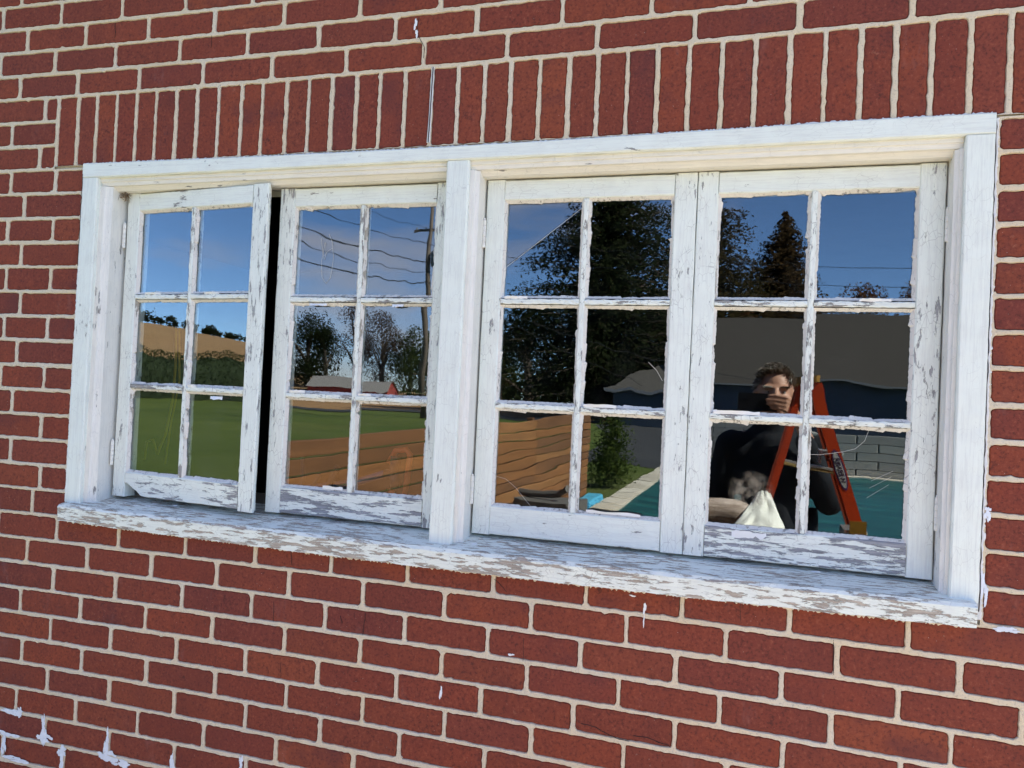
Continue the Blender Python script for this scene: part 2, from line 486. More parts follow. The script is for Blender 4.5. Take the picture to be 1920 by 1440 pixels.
OX0, OX1, OZ0, OZ1 = -1.748, 0.428, 1.214, 2.180        # the window opening
rb = random.Random(11)
cells = []                                               # (x0, x1, lower z(x), upper z(x), soldier?)

def extend(js, lo, hi):
    js = sorted(js)
    while js[0] > lo: js.insert(0, js[0] - MOD + rb.uniform(-.004, .004))
    while js[-1] < hi: js.append(js[-1] + MOD + rb.uniform(-.004, .004))
    return js

for k in range(-8, 35):
    base = JOINTS.get(k) or [-1.88 if k % 2 == 0 else -1.776]
    if 0 <= k <= 2:
        segs = [(WX0, SOLDIER[0]), (SOLDIER[-1], WX1)]
    elif 3 <= k <= 16:
        segs = [(WX0, OX0 + (0.0 if k < 16 else 0.006)), (OX1 + 0.004, WX1)]
    else:
        segs = [(WX0, WX1)]
    for a, b in segs:
        if a > OX0 - 1 + 1 and a > 0:                   # right of the window: half and whole bricks by turns
            js = [a + (0.112 if k % 2 else 0.212)]
        else:
            js = [j for j in base if a < j < b] or [b - 0.11]
        js = [a] + [j for j in extend(js, a, b) if a + 0.03 < j < b - 0.03] + [b]
        for x0, x1 in zip(js[:-1], js[1:]):
            cells.append((x0, x1, k + 1, k, False))
for x0, x1 in zip(SOLDIER[:-1], SOLDIER[1:]):
    cells.append((x0, x1, 3, 0, True))

def in_frame(x, z):
    """is a spot on the wall face in the photograph"""
    p = cam.matrix_world.inverted() @ Vector((x, 0, z))
    if p.z > -0.01: return False
    u, v_ = 960 + 1442.65 * p.x / -p.z, 720 - 1442.65 * p.y / -p.z
    return -4 < u < 1924 and -4 < v_ < 1444

def perimeter(x0, x1, zl, zu, n_long, n_short, rr, rnd, wob, ins):
    """rounded, uneven brick outline, anticlockwise from the lower left"""
    x0i, x1i = x0 + ins[0], x1 - ins[1]
    cr = [rr * rnd.uniform(0.6, 1.7) for _ in range(4)]
    bl, br, tr_, tl = cr
    zl_, zu_ = (lambda x: zl(x) + ins[2]), (lambda x: zu(x) - ins[3])
    pts, bord = [], []
    def arc(cx, cz, r_, a0, tg):
        for s in range(3):
            a = a0 + math.pi / 2 * (s + 0.5) / 3
            pts.append((cx + r_ * math.cos(a), cz + r_ * math.sin(a))); bord.append(tg[s])
    arc(x0i + bl, zl_(x0i) + bl, bl, math.pi, ('L', (x0, zl(x0)), 'B'))
    for s in range(1, n_long): pts.append((x0i + (x1i - x0i) * s / n_long, zl_(x0i + (x1i - x0i) * s / n_long))); bord.append('B')
    arc(x1i - br, zl_(x1i) + br, br, 1.5 * math.pi, ('B', (x1, zl(x1)), 'R'))
    for s in range(1, n_short): pts.append((x1i, zl_(x1i) + (zu_(x1i) - zl_(x1i)) * s / n_short)); bord.append('R')
    arc(x1i - tr_, zu_(x1i) - tr_, tr_, 0, ('R', (x1, zu(x1)), 'T'))
    for s in range(n_long - 1, 0, -1): pts.append((x0i + (x1i - x0i) * s / n_long, zu_(x0i + (x1i - x0i) * s / n_long))); bord.append('T')
    arc(x0i + tl, zu_(x0i) - tl, tl, 0.5 * math.pi, ('T', (x0, zu(x0)), 'L'))
    for s in range(n_short - 1, 0, -1): pts.append((x0i, zl_(x0i) + (zu_(x0i) - zl_(x0i)) * s / n_short)); bord.append('L')
    w1, w2 = rnd.uniform(0, 50), rnd.uniform(0, 50)
    res = []
    for x, z in pts:                                     # slow drift of the edge plus small nicks
        d1 = noise.noise(Vector((x * 42 + w1, z * 42, 1.7))) * wob * 1.3
        d2 = noise.noise(Vector((x * 42, z * 42 + w2, 7.1))) * wob * 1.3
        if rnd.random() < .012: d1, d2 = d1 + (.0025 if x < (x0 + x1) / 2 else -.0025) * rnd.random(), d2 + (.003 if z < (zl(x) + zu(x)) / 2 else -.003) * rnd.random()
        res.append((x + d1 + rnd.uniform(-wob, wob) * .8, z + d2 + rnd.uniform(-wob, wob) * .8))
    tgt = [b_ if isinstance(b_, tuple) else ((x0, z) if b_ == 'L' else (x1, z) if b_ == 'R' else (x, zl(x)) if b_ == 'B' else (x, zu(x))) for b_, (x, z) in zip(bord, res)]
    return res, tgt

brick_wall = tag(empty('brick_wall'), 'red brick house wall with pale mortar joints around the white window', 'wall')
mort, far_bricks = MB(), MB()
n_named = 0
for x0, x1, kl, ku, sol in cells:
    zl = (lambda x, k_=kl: bed_z(k_, x)) if not sol else (lambda x: OZ1 - 0.004)
    zu = lambda x, k_=ku: bed_z(k_, x)
    xm, zm = (x0 + x1) / 2, (zl(x0) + zu(x0)) / 2
    seen = any(in_frame(x, z) for x in (x0, xm, x1) for z in (zl(xm), zm, zu(xm)))
    j = lambda: rb.uniform(0.0042, 0.0068)
    ins = [j(), j(), j(), j()]
    if sol: ins = [rb.uniform(.0040, .0066), rb.uniform(.0040, .0066), 0.0015 + rb.uniform(0, .002), j()]
    if seen:
        w, h_ = x1 - x0, zu(xm) - zl(xm)
        nl, ns = max(3, int(w / 0.0085)), max(3, int(h_ / 0.0085))
        wob = 0.0010 if not sol else 0.0012
    else:
        nl, ns, wob = 2, 2, 0.0005
    per, tgt = perimeter(x0, x1, zl, zu, nl, ns, 0.0054 if not sol else 0.0034, rb, wob, ins)
    n = len(per)
    out = rb.uniform(-0.0006, 0.0010)                    # bricks sit a little proud or shy
    tilt = rb.uniform(-0.004, 0.004)
    cx, cz = xm, zm
    face = lambda x, z, e: (x, out + tilt * (x - cx) + e, z)
    inner = []
    for i, (x, z) in enumerate(per):
        a, b = per[i - 1], per[(i + 1) % n]
        tx, tz = b[0] - a[0], b[1] - a[1]
        L = math.hypot(tx, tz) or 1
        e = rb.uniform(0.0014, 0.0026)
        inner.append((x - tz / L * e, z + tx / L * e))
    mid = [(cx + (x - cx) * .82, cz + (z - cz) * .78) for x, z in inner]
    vs_ = [face(x, z, 0.0031) for x, z in per] + [face(x, z, 0.0003) for x, z in inner] + [face(x, z, -0.0002) for x, z in mid] + [face(cx, cz, -0.0003)]
    fs = [(i + q * n, (i + 1) % n + q * n, n + (i + 1) % n + q * n, n + i + q * n) for q in (0, 1) for i in range(n)] + [(2 * n + i, 2 * n + (i + 1) % n, 3 * n) for i in range(n)]
    if seen:
        mb = MB(); mb.add(vs_, fs)
        mb.build('brick', M['brick'], brick_wall)
        n_named += 1
    else:
        far_bricks.add(vs_, fs)
    # mortar cell: proud bead round the brick, dipping to the brick's edge
    ring0 = [(x, 0.0029, z) for x, z in per]
    ring1, ring2 = [], []
    for (x, z), (xi, zi), (xb, zb) in zip(per, inner, tgt):
        dx, dz = x - xi, z - zi
        L = math.hypot(dx, dz) or 1
        q = rb.uniform(0.0010, 0.0018)
        dd = math.hypot(xb - x, zb - z)
        k_ = min(.7, q / dd) if dd > 1e-6 else 0
        ring1.append((x + (xb - x) * k_, -0.0002 - rb.uniform(0, 0.0010), z + (zb - z) * k_))
        ring2.append((xb, -0.0011, zb))
    mort.add(ring0 + ring1 + ring2, [(n + i, n + (i + 1) % n, (i + 1) % n, i) for i in range(n)] + [(2 * n + i, 2 * n + (i + 1) % n, n + (i + 1) % n, n + i) for i in range(n)])
mort.build('mortar', M['mortar'], brick_wall)
tag(far_bricks.build('outer_brickwork', M['brick'], brick_wall), kind='stuff')
core = MB()                                              # the wall behind the bricks
core.box(WX0, OX0 + .01, 0.006, 0.22, 0.0, 2.86)
core.box(OX1 - .01, WX1, 0.006, 0.22, 0.0, 2.86)
core.box(OX0 + .01, OX1 - .01, 0.0065, 0.22, OZ1 - .012, 2.86)
core.box(OX0 + .01, OX1 - .01, 0.0065, 0.22, 0.0, OZ0 - .03)
core.build('wall_core', M['mortar'], brick_wall)

# smears, drips and cracks on the brickwork
def blob(mb, x, z, w, h_, y=-0.0018, n=14, rnd=rb, rag=0.35):
    vs_ = [(x, y - 0.0004, z)]
    p1, p2 = rnd.uniform(0, 6), rnd.uniform(0, 6)
    for i in range(n):
        a = 2 * math.pi * i / n
        q = 1 + rag * (.8 * math.sin(2 * a + p1) + .6 * math.sin(3 * a + p2) + .35 * math.sin(7 * a + p1 * 3)) + rnd.uniform(-.08, .08)
        vs_.append((x + w * q * math.cos(a), y, z + h_ * q * math.sin(a)))
    mb.add(vs_, [(0, 1 + i, 1 + (i + 1) % n) for i in range(n)])

def wall_part(name, mat, items, y=-0.0018, rag=0.35, n=14, bits=1):
    for x, z, w, h_ in items:
        mb = MB()
        if bits == 1: blob(mb, x, z, w, h_, y, n, rb, rag)
        for i in range(bits if bits > 1 else 0):
            q = rb.uniform(.25, .62)
            blob(mb, x + w * rb.uniform(-.8, .8), z + h_ * rb.uniform(-.8, .8), max(w * q, .0022), max(h_ * q, .0022), y + i * .00003, n, rb, rag)
        mb.build(name, mat, brick_wall)
HAIRLINES = [[(-0.315, 0.906), (-0.284, 0.905), (-0.257, 0.894), (-0.232, 0.888), (-0.209, 0.887)], [(-0.201, 0.9), (-0.171, 0.901), (-0.148, 0.895), (-0.126, 0.893)],
             [(-0.837, 1.076), (-0.839, 1.057), (-0.842, 1.025)], [(-0.904, 1.061), (-0.897, 1.045)], [(-1.058, 0.931), (-1.056, 0.893)], [(-0.45, 1.071), (-0.449, 1.02)],
             [(-1.086, 1.073), (-1.085, 1.025)], [(-1.046, 1.202), (-1.041, 1.166)], [(-1.671, 2.558), (-1.67, 2.517)], [(-1.357, 2.496), (-1.358, 2.463)],
             [(-0.524, 1.193), (-0.507, 1.179), (-0.494, 1.167)], [(0.003, 1.206), (0.004, 1.166)], [(0.181, 1.153), (0.183, 1.085)]]
wall_part('paint_drip', M['flake'], [(-0.189, 1.169, .0035, .011), (-0.1895, 1.142, .0016, .012), (-0.638, 0.922, .003, .015), (-0.477, 1.031, .006, .003), (-0.215, 1.192, .006, .002),
                                     (-0.783, 2.468, .004, .012), (-0.779, 2.445, .004, .009)], y=-0.0022)
wall_part('paint_smear', plain('bluish white paint smear', (0.70, 0.73, 0.78), 0.6, 0.2, 50), [
    (-1.893, 0.672, .030, .0065), (-1.868, 0.676, .010, .012), (-1.777, 0.648, .0085, .034), (-1.778, 0.620, .022, .010), (-1.900, 0.613, .04, .007), (-1.916, 0.578, .007, .03),
    (-1.885, 0.548, .045, .007), (-1.716, 0.600, .014, .012), (-1.7105, 0.575, .006, .026), (-1.566, 0.648, .008, .034), (-1.566, 0.612, .028, .012), (-1.520, 0.603, .026, .009),
    (-1.356, 0.632, .0065, .026), (-1.155, 0.665, .006, .018), (0.436, 1.424, .006, .012), (0.436, 1.285, .006, .026), (0.478, 1.213, .024, .004)], y=-0.0022, rag=0.42, n=22, bits=9)
mb = MB(); mb.tube([(-0.775, -.0012, 2.483), (-0.779, -.0012, 2.465), (-0.776, -.0012, 2.442), (-0.766, -.0012, 2.425), (-0.757, -.0015, 2.41), (-0.758, -.0015, 2.385)], 0.0008, 4)
mb.build('crack', M['dark'], brick_wall)
mb = MB(); mb.tube([(-0.7325, -.0022, 2.362), (-0.7335, -.0022, 2.31), (-0.7345, -.0022, 2.25), (-0.736, -.0022, 2.185)], 0.0011, 4)
mb.build('crack', M['dark'], brick_wall)
for pts_ in HAIRLINES:                                   # hairline cracks through single bricks
    mb = MB(); q_ = []
    for (xa, za), (xb, zb) in zip(pts_[:-1], pts_[1:]):
        q_ += [(xa + (xb - xa) * i / 4 + rb.uniform(-.0009, .0009), -.0006, za + (zb - za) * i / 4 + rb.uniform(-.0007, .0007)) for i in range(4)]
    q_.append((pts_[-1][0], -.0006, pts_[-1][1]))
    mb.tube(q_, 0.0006, 4); mb.build('crack', M['dark'], brick_wall)
for xo in (-0.0024, 0.0022):
    mb = MB(); mb.tube([(-0.7325 + xo, -.001, 2.362), (-0.7335 + xo, -.001, 2.30), (-0.7345 + xo, -.001, 2.24), (-0.736 + xo, -.001, 2.184)], [.0010, .0016, .0012, .0018], 5)
    mb.build('caulk_bead', M['caulk'], brick_wall)

# ------------------------------------------------------------------ window frame
rw = random.Random(5)
frame = tag(empty('window_frame'), 'long white painted window frame with peeling sill set in the brick wall', 'window frame')
IX0, IX1, IZ1 = -1.697, 0.378, 2.139
MX0, MX1 = -0.687, -0.630
SILL_T = 1.266

def board(name, p0, p1, u, v, prof, mat, parent, segs=40, jit=0.0004):
    mb = MB(); mb.sweep(p0, p1, u, v, prof, segs, jit, rw)
    return mb.build(name, mat, parent)

def rect_prof(a0, a1, b0, b1, c=0.003):
    return [(a0 + c, b0), (a1 - c, b0), (a1, b0 + c), (a1, b1), (a0, b1), (a0, b0 + c)]

X, Y, Z = (1, 0, 0), (0, 1, 0), (0, 0, 1)
CF = -0.006                                              # casing face, a little proud of the bricks
board('casing', (0, 0, 1.256), (0, 0, IZ1 - .001), X, Y, rect_prof(OX0, IX0, CF, 0.10), M['casing'], frame)
board('casing', (0, 0, 1.256), (0, 0, IZ1 - .001), X, Y, rect_prof(IX1, OX1, CF, 0.10), M['casing'], frame)
# head casing: its top edge sags a little in the middle
mb = MB(); seg = 60; vs_, fs = [], []
for s in range(seg + 1):
    x = OX0 + (OX1 - OX0) * s / seg
    sag = -0.008 * (1 - ((x + 0.80) / 0.95) ** 2 if abs(x + 0.80) < 0.95 else 0)
    jj = lambda: rw.uniform(-.0004, .0004)
    for a, b in ((IZ1 + .003, CF), (2.1775 + sag, CF), (2.180 + sag, CF + .003), (2.180 + sag, .10), (IZ1, .10), (IZ1, CF + .003)):
        vs_.append((x, b + jj(), a + jj()))
for s in range(seg):
    for i in range(6): fs.append((s * 6 + i, s * 6 + (i + 1) % 6, s * 6 + 6 + (i + 1) % 6, s * 6 + 6 + i))
fs += [(5, 4, 3, 2, 1, 0), tuple(seg * 6 + i for i in range(6))]
mb.add(vs_, fs); mb.build('head_casing', M['casing_h'], frame)
board('mullion', (0, 0, 1.256), (0, 0, IZ1 - .001), X, Y, rect_prof(MX0, MX1, CF + .003, 0.12, .004), M['casing'], frame)
# moulded inner trim: upright, then across the head
def trim_prof(s, x_out, x_in, y0=0.006):
    d = x_in - x_out
    return [(x_out, y0), (x_out + d * .45, y0), (x_out + d * .55, y0 + .004), (x_out + d * .7, y0 + .0065), (x_in, y0 + .009), (x_in, 0.13), (x_out, 0.13)] if s > 0 else \
           [(x_out, y0), (x_out, 0.13), (x_in, 0.13), (x_in, y0 + .009), (x_out + d * .7, y0 + .0065), (x_out + d * .55, y0 + .004), (x_out + d * .45, y0)]
board('jamb', (0, 0, 1.262), (0, 0, 2.1175), X, Y, trim_prof(1, IX0, -1.662), M['trim'], frame)
board('jamb', (0, 0, 1.262), (0, 0, 2.1175), X, Y, trim_prof(-1, IX1, 0.3645), M['trim'], frame)
board('jamb', (0, 0, 1.262), (0, 0, 2.1175), X, Y, trim_prof(1, MX1, -0.609), M['trim'], frame)
for a, b in ((IX0, MX0), (MX1, IX1)):
    board('head_trim', (a + .0005, 0, 0), (b - .0005, 0, 0), Z, Y, [(IZ1, .006), (IZ1, .14), (2.109, .14), (2.109, .030), (2.118, .020), (2.1195, .012), (2.128, .010), (2.130, .006)], M['trim_h'], frame)
# sill: sloped top, blunt weathered front
mb = MB(); seg = 120; vs_, fs = [], []
sx0, sx1 = -1.741, 0.4195
for s in range(seg + 1):
    x = sx0 + (sx1 - sx0) * s / seg
    sag = -0.010 * max(0.0, 1 - ((x + 0.66) / 1.08) ** 2)
    w = lambda a: rw.uniform(-a, a)
    for y, z in ((-.030 + w(.0009), 1.216 + sag * 0.9 + w(.0012)), (-.032 + w(.0009), 1.252 + sag * .6 + w(.0009)), (-.027 + w(.0008), 1.2585 + sag * .5 + w(.0007)),
                 (.02, 1.2660 + sag * .3 + w(.0005)), (.075, 1.2725 + w(.0005)), (.16, 1.280), (.16, 1.205), (-.012, 1.2135 + sag * .8)):
        vs_.append((x, y, z))
for s in range(seg):
    for i in range(8): fs.append((s * 8 + i, s * 8 + (i + 1) % 8, s * 8 + 8 + (i + 1) % 8, s * 8 + 8 + i))
fs += [tuple(range(7, -1, -1)), tuple(seg * 8 + i for i in range(8))]
mb.add(vs_, fs); mb.build('sill', M['sill'], frame)
# ragged caulk and brushed-over paint where the frame meets the brick
def ragged(name, pts, width, mat, parent, y, rnd, amp=.6, nrm=(0, 0, 1)):
    mb = MB(); n = len(pts); vs_ = []
    for (x, z) in pts:
        a, b = width * (1 + rnd.uniform(-amp, amp)), width * 0.4
        vs_ += [(x - nrm[0] * b, y - .0012, z - nrm[2] * b), (x + nrm[0] * a * .6, y - .0012 + rnd.uniform(-.0005, .0005), z + nrm[2] * a * .6), (x + nrm[0] * a, y + .002, z + nrm[2] * a)]
    mb.add(vs_, [(i * 3 + k, i * 3 + k + 1, i * 3 + k + 4, i * 3 + k + 3) for i in range(n - 1) for k in (0, 1)])
    return mb.build(name, mat, parent)
ragged('caulk', [(OX0 - .0005, 1.262 + .0045 * i) for i in range(203)], 0.0045, M['caulk'], frame, -.0005, rw, .4, (-1, 0, 0))
ragged('caulk', [(OX1 + .0005, 1.225 + .0045 * i) for i in range(211)], 0.0075, M['caulk'], frame, -.0005, rw, .25, (1, 0, 0))
ragged('caulk', [(sx0 + .0035 * i, 1.2155 - 0.010 * .9 * max(0.0, 1 - ((sx0 + .0035 * i + 0.66) / 1.08) ** 2)) for i in range(617)], 0.0075, plain('paint brushed onto the brick', (0.64, 0.56, 0.44), 0.8, 0.2, 70), frame, -.0022, rw, .45, (0, 0, -1))
ragged('caulk', [(OX0 + .0035 * i, 2.1795 - 0.008 * max(0.0, 1 - ((OX0 + .0035 * i + 0.80) / 0.95) ** 2)) for i in range(621)], 0.0028, M['caulk'], frame, -.0003, rw, .9)
mb = MB(); mb.tube([(OX1 + .001 + rw.uniform(-.0012, .0012), -.0026, 1.24 + .0125 * i) for i in range(76)], 0.0009, 4); mb.build('crack', M['dark'], frame)
mb = MB(); mb.tube([(OX0 + .001 + rw.uniform(-.001, .001), -.0062, 1.9 + .0125 * i) for i in range(21)], 0.0007, 4); mb.build('crack', M['dark'], frame)

# ------------------------------------------------------------------ sashes
SW, SH = 0.482, 0.827
COLS = ((0.050, 0.226), (0.250, 0.428))
ROWS = ((0.073, 0.288), (0.313, 0.529), (0.557, 0.773))
GY = 0.0115                                              # glass lies this far behind the sash face
RF = 2.2
GLASS = [mat_glass('wavy window glass', 0.0028, 12.0, 0.003, RF, (1, 1, .5)),
         mat_glass('streaked window glass', 0.0046, 16.0, 0.003, RF, (1.4, 1, .35)),
         mat_glass('clear window glass', 0.0012, 8.0, 0.0025, RF),
         mat_glass('dusty window glass', 0.0026, 10.0, 0.010, RF, (.5, 1, 1)),
         mat_glass('rippled window glass', 0.0052, 19.0, 0.003, RF, (.4, 1, 1.3))]

def putty_ring(mb, x0, x1, z0, z1, rnd, chip):
    """putty fillet from the wood down to the glass, its inner edge ragged with chips"""
    e = 0.0062
    step = 0.0038
    def side(n): return [i / n for i in range(n)]
    nx, nz = max(4, int((x1 - x0) / step)), max(4, int((z1 - z0) / step))
    outer, inner = [], []
    amp = [0.0]
    def rag():
        if rnd.random() < chip: amp[0] = rnd.choice((-0.0042, -0.003, 0.0028, 0.0045)) * rnd.uniform(.5, 1)
        else: amp[0] *= 0.78
        return amp[0] + rnd.uniform(-.0006, .0006)
    for t in side(nx): outer.append((x0 - e + (x1 - x0 + 2 * e) * t, z0 - e)); inner.append((x0 + (x1 - x0) * t, z0 + max(-.0045, rag())))
    for t in side(nz): outer.append((x1 + e, z0 - e + (z1 - z0 + 2 * e) * t)); inner.append((x1 - max(-.0045, rag()), z0 + (z1 - z0) * t))
    for t in side(nx): outer.append((x1 + e - (x1 - x0 + 2 * e) * t, z1 + e)); inner.append((x1 - (x1 - x0) * t, z1 - max(-.0045, rag())))
    for t in side(nz): outer.append((x0 - e, z1 + e - (z1 - z0 + 2 * e) * t)); inner.append((x0 + max(-.0045, rag()), z1 - (z1 - z0) * t))
    n = len(outer)
    vs_ = [(x, 0.0024, z) for x, z in outer] + [(x, GY - 0.0016, z) for x, z in inner] + [(x, GY + 0.0006, z) for x, z in inner]
    fs = []
    for i in range(n):
        j = (i + 1) % n
        fs += [(i, j, n + j, n + i), (n + i, n + j, 2 * n + j, 2 * n + i)]
    mb.add(vs_, fs)

def hinge(parent, x, z, seed):
    r_ = random.Random(seed)
    mb = MB()
    zz = z - .032
    for i in range(5):
        hgt = 0.0125
        mb.lathe([(0.0, 0), (0.0042, 0), (0.0045 + r_.uniform(-.0003, .0003), .001), (0.0045, hgt - .001), (0.0038, hgt), (0, hgt)], (x, -0.004, zz), 10)
        zz += hgt + 0.0006
    mb.lathe([(0, 0), (.003, 0), (.0032, .003), (0, .005)], (x, -.004, zz), 8)
    mb.build('hinge', M['trim'], parent, smooth=False)

def flake(parent, x, z, w, h_, y, lean, seed):
    """a curl of paint standing off the wood"""
    r_ = random.Random(seed)
    mb = MB(); n = 8; vs_ = []
    for i in range(n + 1):
        t = i / n
        vs_ += [(x + w * t, y, z + r_.uniform(-.0006, .0006)), (x + w * t + r_.uniform(-.001, .001), y - lean * math.sin(math.pi * min(1, t * 1.4)) - .0008, z + h_ * (1 + r_.uniform(-.25, .12)))]
    mb.add(vs_, [(2 * i, 2 * i + 2, 2 * i + 3, 2 * i + 1) for i in range(n)])
    mb.build('paint_flake', M['flake'], parent)

def make_sash(loc, rz, seed, label, left, right, bottom, glass_pick, hinges, chip, skip=()):
    rs = random.Random(seed)
    s = tag(empty('window_sash', loc, rz), label, 'window sash', 'four six-pane sashes of the white window')
    T = 0.036
    def bd(name, p0, p1, u, v, prof, mat, segs=24, jit=.00045):
        m = MB(); m.sweep(p0, p1, u, v, prof, segs, jit, rs); return m.build(name, mat, s)
    c = .0025
    P = lambda a0, a1, b1=T: [(a0 + c, 0), (a1 - c, 0), (a1, c), (a1, b1), (a0, b1), (a0, c)]
    bd('stile', (0, 0, 0), (0, 0, SH), X, Y, P(0, .044), left)
    if 'broken' in skip:                                 # the free stile is rabbeted to a thin lip
        bd('stile', (0, 0, 0), (0, 0, SH), X, Y, [(.434 + c, 0), (SW - c, 0), (SW, c), (SW, .009), (SW - .020, .009), (SW - .020, T), (.434, T), (.434, c)], right)
    else:
        bd('stile', (0, 0, 0), (0, 0, SH), X, Y, P(.434, SW), right)
    bd('top_rail', (.0445, 0, 0), (.4335, 0, 0), Z, Y, [(q, w) for q, w in reversed(P(.779, SH - .0012))], M['rail'])
    if 'broken' in skip:
        # bottom rail of the open sash: split and rotted at its hinge end
        m = MB(); n = 26; vs_ = []
        for i in range(n + 1):
            x = .0445 + (.4335 - .0445) * i / n
            t = i / n
            low = .004 + .030 * max(0, 1 - t / .16) + (rs.uniform(0, .006) if t < .22 else rs.uniform(0, .0012))
            for z, y in ((.067, .0025), (.067, T), (low, T), (low, .004), (low + .002, .0005), (.0645, 0)):
                vs_.append((x, y + rs.uniform(-.0004, .0004), z + rs.uniform(-.0004, .0004)))
        m.add(vs_, [(i * 6 + k, i * 6 + (k + 1) % 6, i * 6 + 6 + (k + 1) % 6, i * 6 + 6 + k) for i in range(n) for k in range(6)] + [tuple(range(6)), tuple(n * 6 + 5 - k for k in range(6))])
        m.build('bottom_rail', bottom, s)
    else:
        bd('bottom_rail', (.0445, 0, 0), (.4335, 0, 0), Z, Y, [(q, w) for q, w in reversed(P(.001, .067))], bottom)
    # muntins
    mp = [(-.0058, .0015), (-.0035, .0003), (.0035, .0003), (.0058, .0015), (.0058, T - .004), (-.0058, T - .004)]
    bd('muntin', (.238, 0, .0675), (.238, 0, .7785), X, Y, mp, M['muntin_v'], 60, .0007)
    for z in (.3005, .543):
        for a, b in ((.0445, .2318), (.2442, .4335)):
            bd('muntin', (a, 0, z), (b, 0, z), Z, Y, [(q, w) for q, w in reversed(mp)], M['muntin_h'], 26, .0008)
    # panes with their putty
    k = 0
    for ri, (z0, z1) in enumerate(ROWS):
        for ci, (x0, x1) in enumerate(COLS):
            g = MB()
            e = .0055
            g.box(x0 - e, x1 + e, GY, GY + .003, z0 - e, z1 + e)
            if (ri, ci) in skip:
                p = empty('pane', (0, 0, 0), 0, s)
            else:
                p = g.build('pane', GLASS[glass_pick[k]], s)
                cx, cz = (x0 + x1) / 2, (z0 + z1) / 2
                a, b = rs.uniform(-.0026, .0026), rs.uniform(-.0018, .0018)          # panes are bedded slightly askew
                for q in p.data.vertices: q.co.y += a * (q.co.x - cx) + b * (q.co.z - cz)
            pm = MB(); putty_ring(pm, x0, x1, z0, z1, rs, chip)
            pm.build('putty', M['putty'], p)
            k += 1
    for hx, hz in hinges: hinge(s, hx, hz, seed + int(hz * 100))
    return s

SY = 0.056
sashA = make_sash((-1.650, SY, 1.281), -R(5.6), 21, 'white sash standing ajar at the left end, dark gap beside it', M['stile'], M['stile_worn'], M['rail_worn'],
                  (0, 3, 2, 2, 2, 0), ((-.003, .71), (-.003, .115)), .03, ('broken',))
sashB = make_sash((-1.166, SY, 1.279), R(0.0), 22, 'white closed sash between the open sash and the centre post', M['stile_worn'], M['stile_worn'], M['rail_bare'],
                  (0, 2, 0, 1, 4, 1), (), .035)
sashC = make_sash((-0.604, SY, 1.279), R(0.0), 23, 'white closed sash just right of the centre post, cracked upper left pane', M['stile'], M['stile'], M['rail'],
                  (4, 0, 0, 1, 1, 1), ((-.002, .70), (-.002, .10)), .03, ((2, 0),))
sashD = make_sash((-0.1205, SY, 1.279), R(0.0), 24, 'white sash at the right end that mirrors a man and an orange ladder', M['stile'], M['stile'], M['rail_bare'],
                  (0, 2, 2, 4, 1, 2), ((SW + .003, .70), (SW + .003, .13)), .05)

# cracked pane: two shards of glass, the upper one leaning another way
def shard(parent, pts, tx, tz, mat, y=GY):
    m = MB(); n = len(pts)
    cx, cz = sum(p[0] for p in pts) / n, sum(p[1] for p in pts) / n
    yy = lambda x, z: y + tx * (x - cx) + tz * (z - cz)
    m.add([(x, yy(x, z), z) for x, z in pts] + [(x, yy(x, z) + .003, z) for x, z in pts],
          [tuple(range(n)), tuple(range(2 * n - 1, n - 1, -1))] + [((i + 1) % n, i, n + i, n + (i + 1) % n) for i in range(n)])
    return m.build('glass_shard', mat, parent)
cp = [c for c in sashC.children if c.name.startswith('pane') and c.type == 'EMPTY'][0]
(x0, x1), (z0, z1) = COLS[0], ROWS[2]
e = .0055
shard(cp, [(x0 - e, z0 + .066), (x1 + e, z1 - .014), (x1 + e, z1 + e), (x0 - e, z1 + e)], -.010, .012, GLASS[2], GY + .0005)
shard(cp, [(x0 - e, z0 - e), (x1 + e, z0 - e), (x1 + e, z1 - .015), (x0 - e, z0 + .065)], .001, .001, GLASS[4], GY)
def scratch(parent, pts, r_=.00035):
    m = MB(); m.tube([(x, GY - .0004, z) for x, z in pts], r_, 4); m.build('scratch', M['scratch'], parent)
scratch(cp, [(x0, z0 + .066), (x0 + .09, z0 + .135), (x1, z1 - .0145)], .0005)
def pane_of(s, ri, ci):
    ps = [c for c in s.children if c.name.split('.')[0] == 'pane']
    return ps[ri * 2 + ci]
scratch(pane_of(sashC, 0, 0), [(.050, .135), (.075, .130), (.10, .112), (.125, .085), (.14, .070)])
scratch(pane_of(sashD, 0, 1), [(.36, .29), (.352, .265), (.335, .248), (.31, .240), (.27, .232), (.25, .231)], .0004)
scratch(pane_of(sashB, 2, 0), [(.118, .70), (.124, .665), (.130, .645), (.134, .660), (.130, .69), (.122, .64), (.126, .60), (.138, .585), (.150, .60), (.156, .65), (.150, .69), (.140, .71)], .00045)
scratch(pane_of(sashB, 2, 0), [(.128, .655), (.140, .668), (.152, .675)], .0004)
for zz in (.15, .17, .185): scratch(pane_of(sashD, 0, 1), [(.33 + zz * .2, zz), (.37 + zz * .2, zz + .06 - zz * .2)], .0003)
scratch(pane_of(sashC, 1, 1), [(.392, .412), (.41, .395), (.424, .372)], .0006)
t = NT('dried dust on glass'); t.n.remove(t.bsdf)
v = t.coord(rand=False); a_ = t.node('ShaderNodeBsdfTransparent'); d_ = t.node('ShaderNodeBsdfDiffuse'); d_.inputs[0].default_value = (.55, .47, .34, 1)
gr_ = t.node('ShaderNodeTexGradient', gradient_type='SPHERICAL'); mp_ = t.node('ShaderNodeMapping'); tc_ = t.node('ShaderNodeTexCoord'); t.link(tc_.outputs['Generated'], mp_.inputs[0]); mp_.inputs['Location'].default_value = (-1, 0, -1); mp_.inputs['Scale'].default_value = (2, 0, 2); t.link(mp_.outputs[0], gr_.inputs[0])
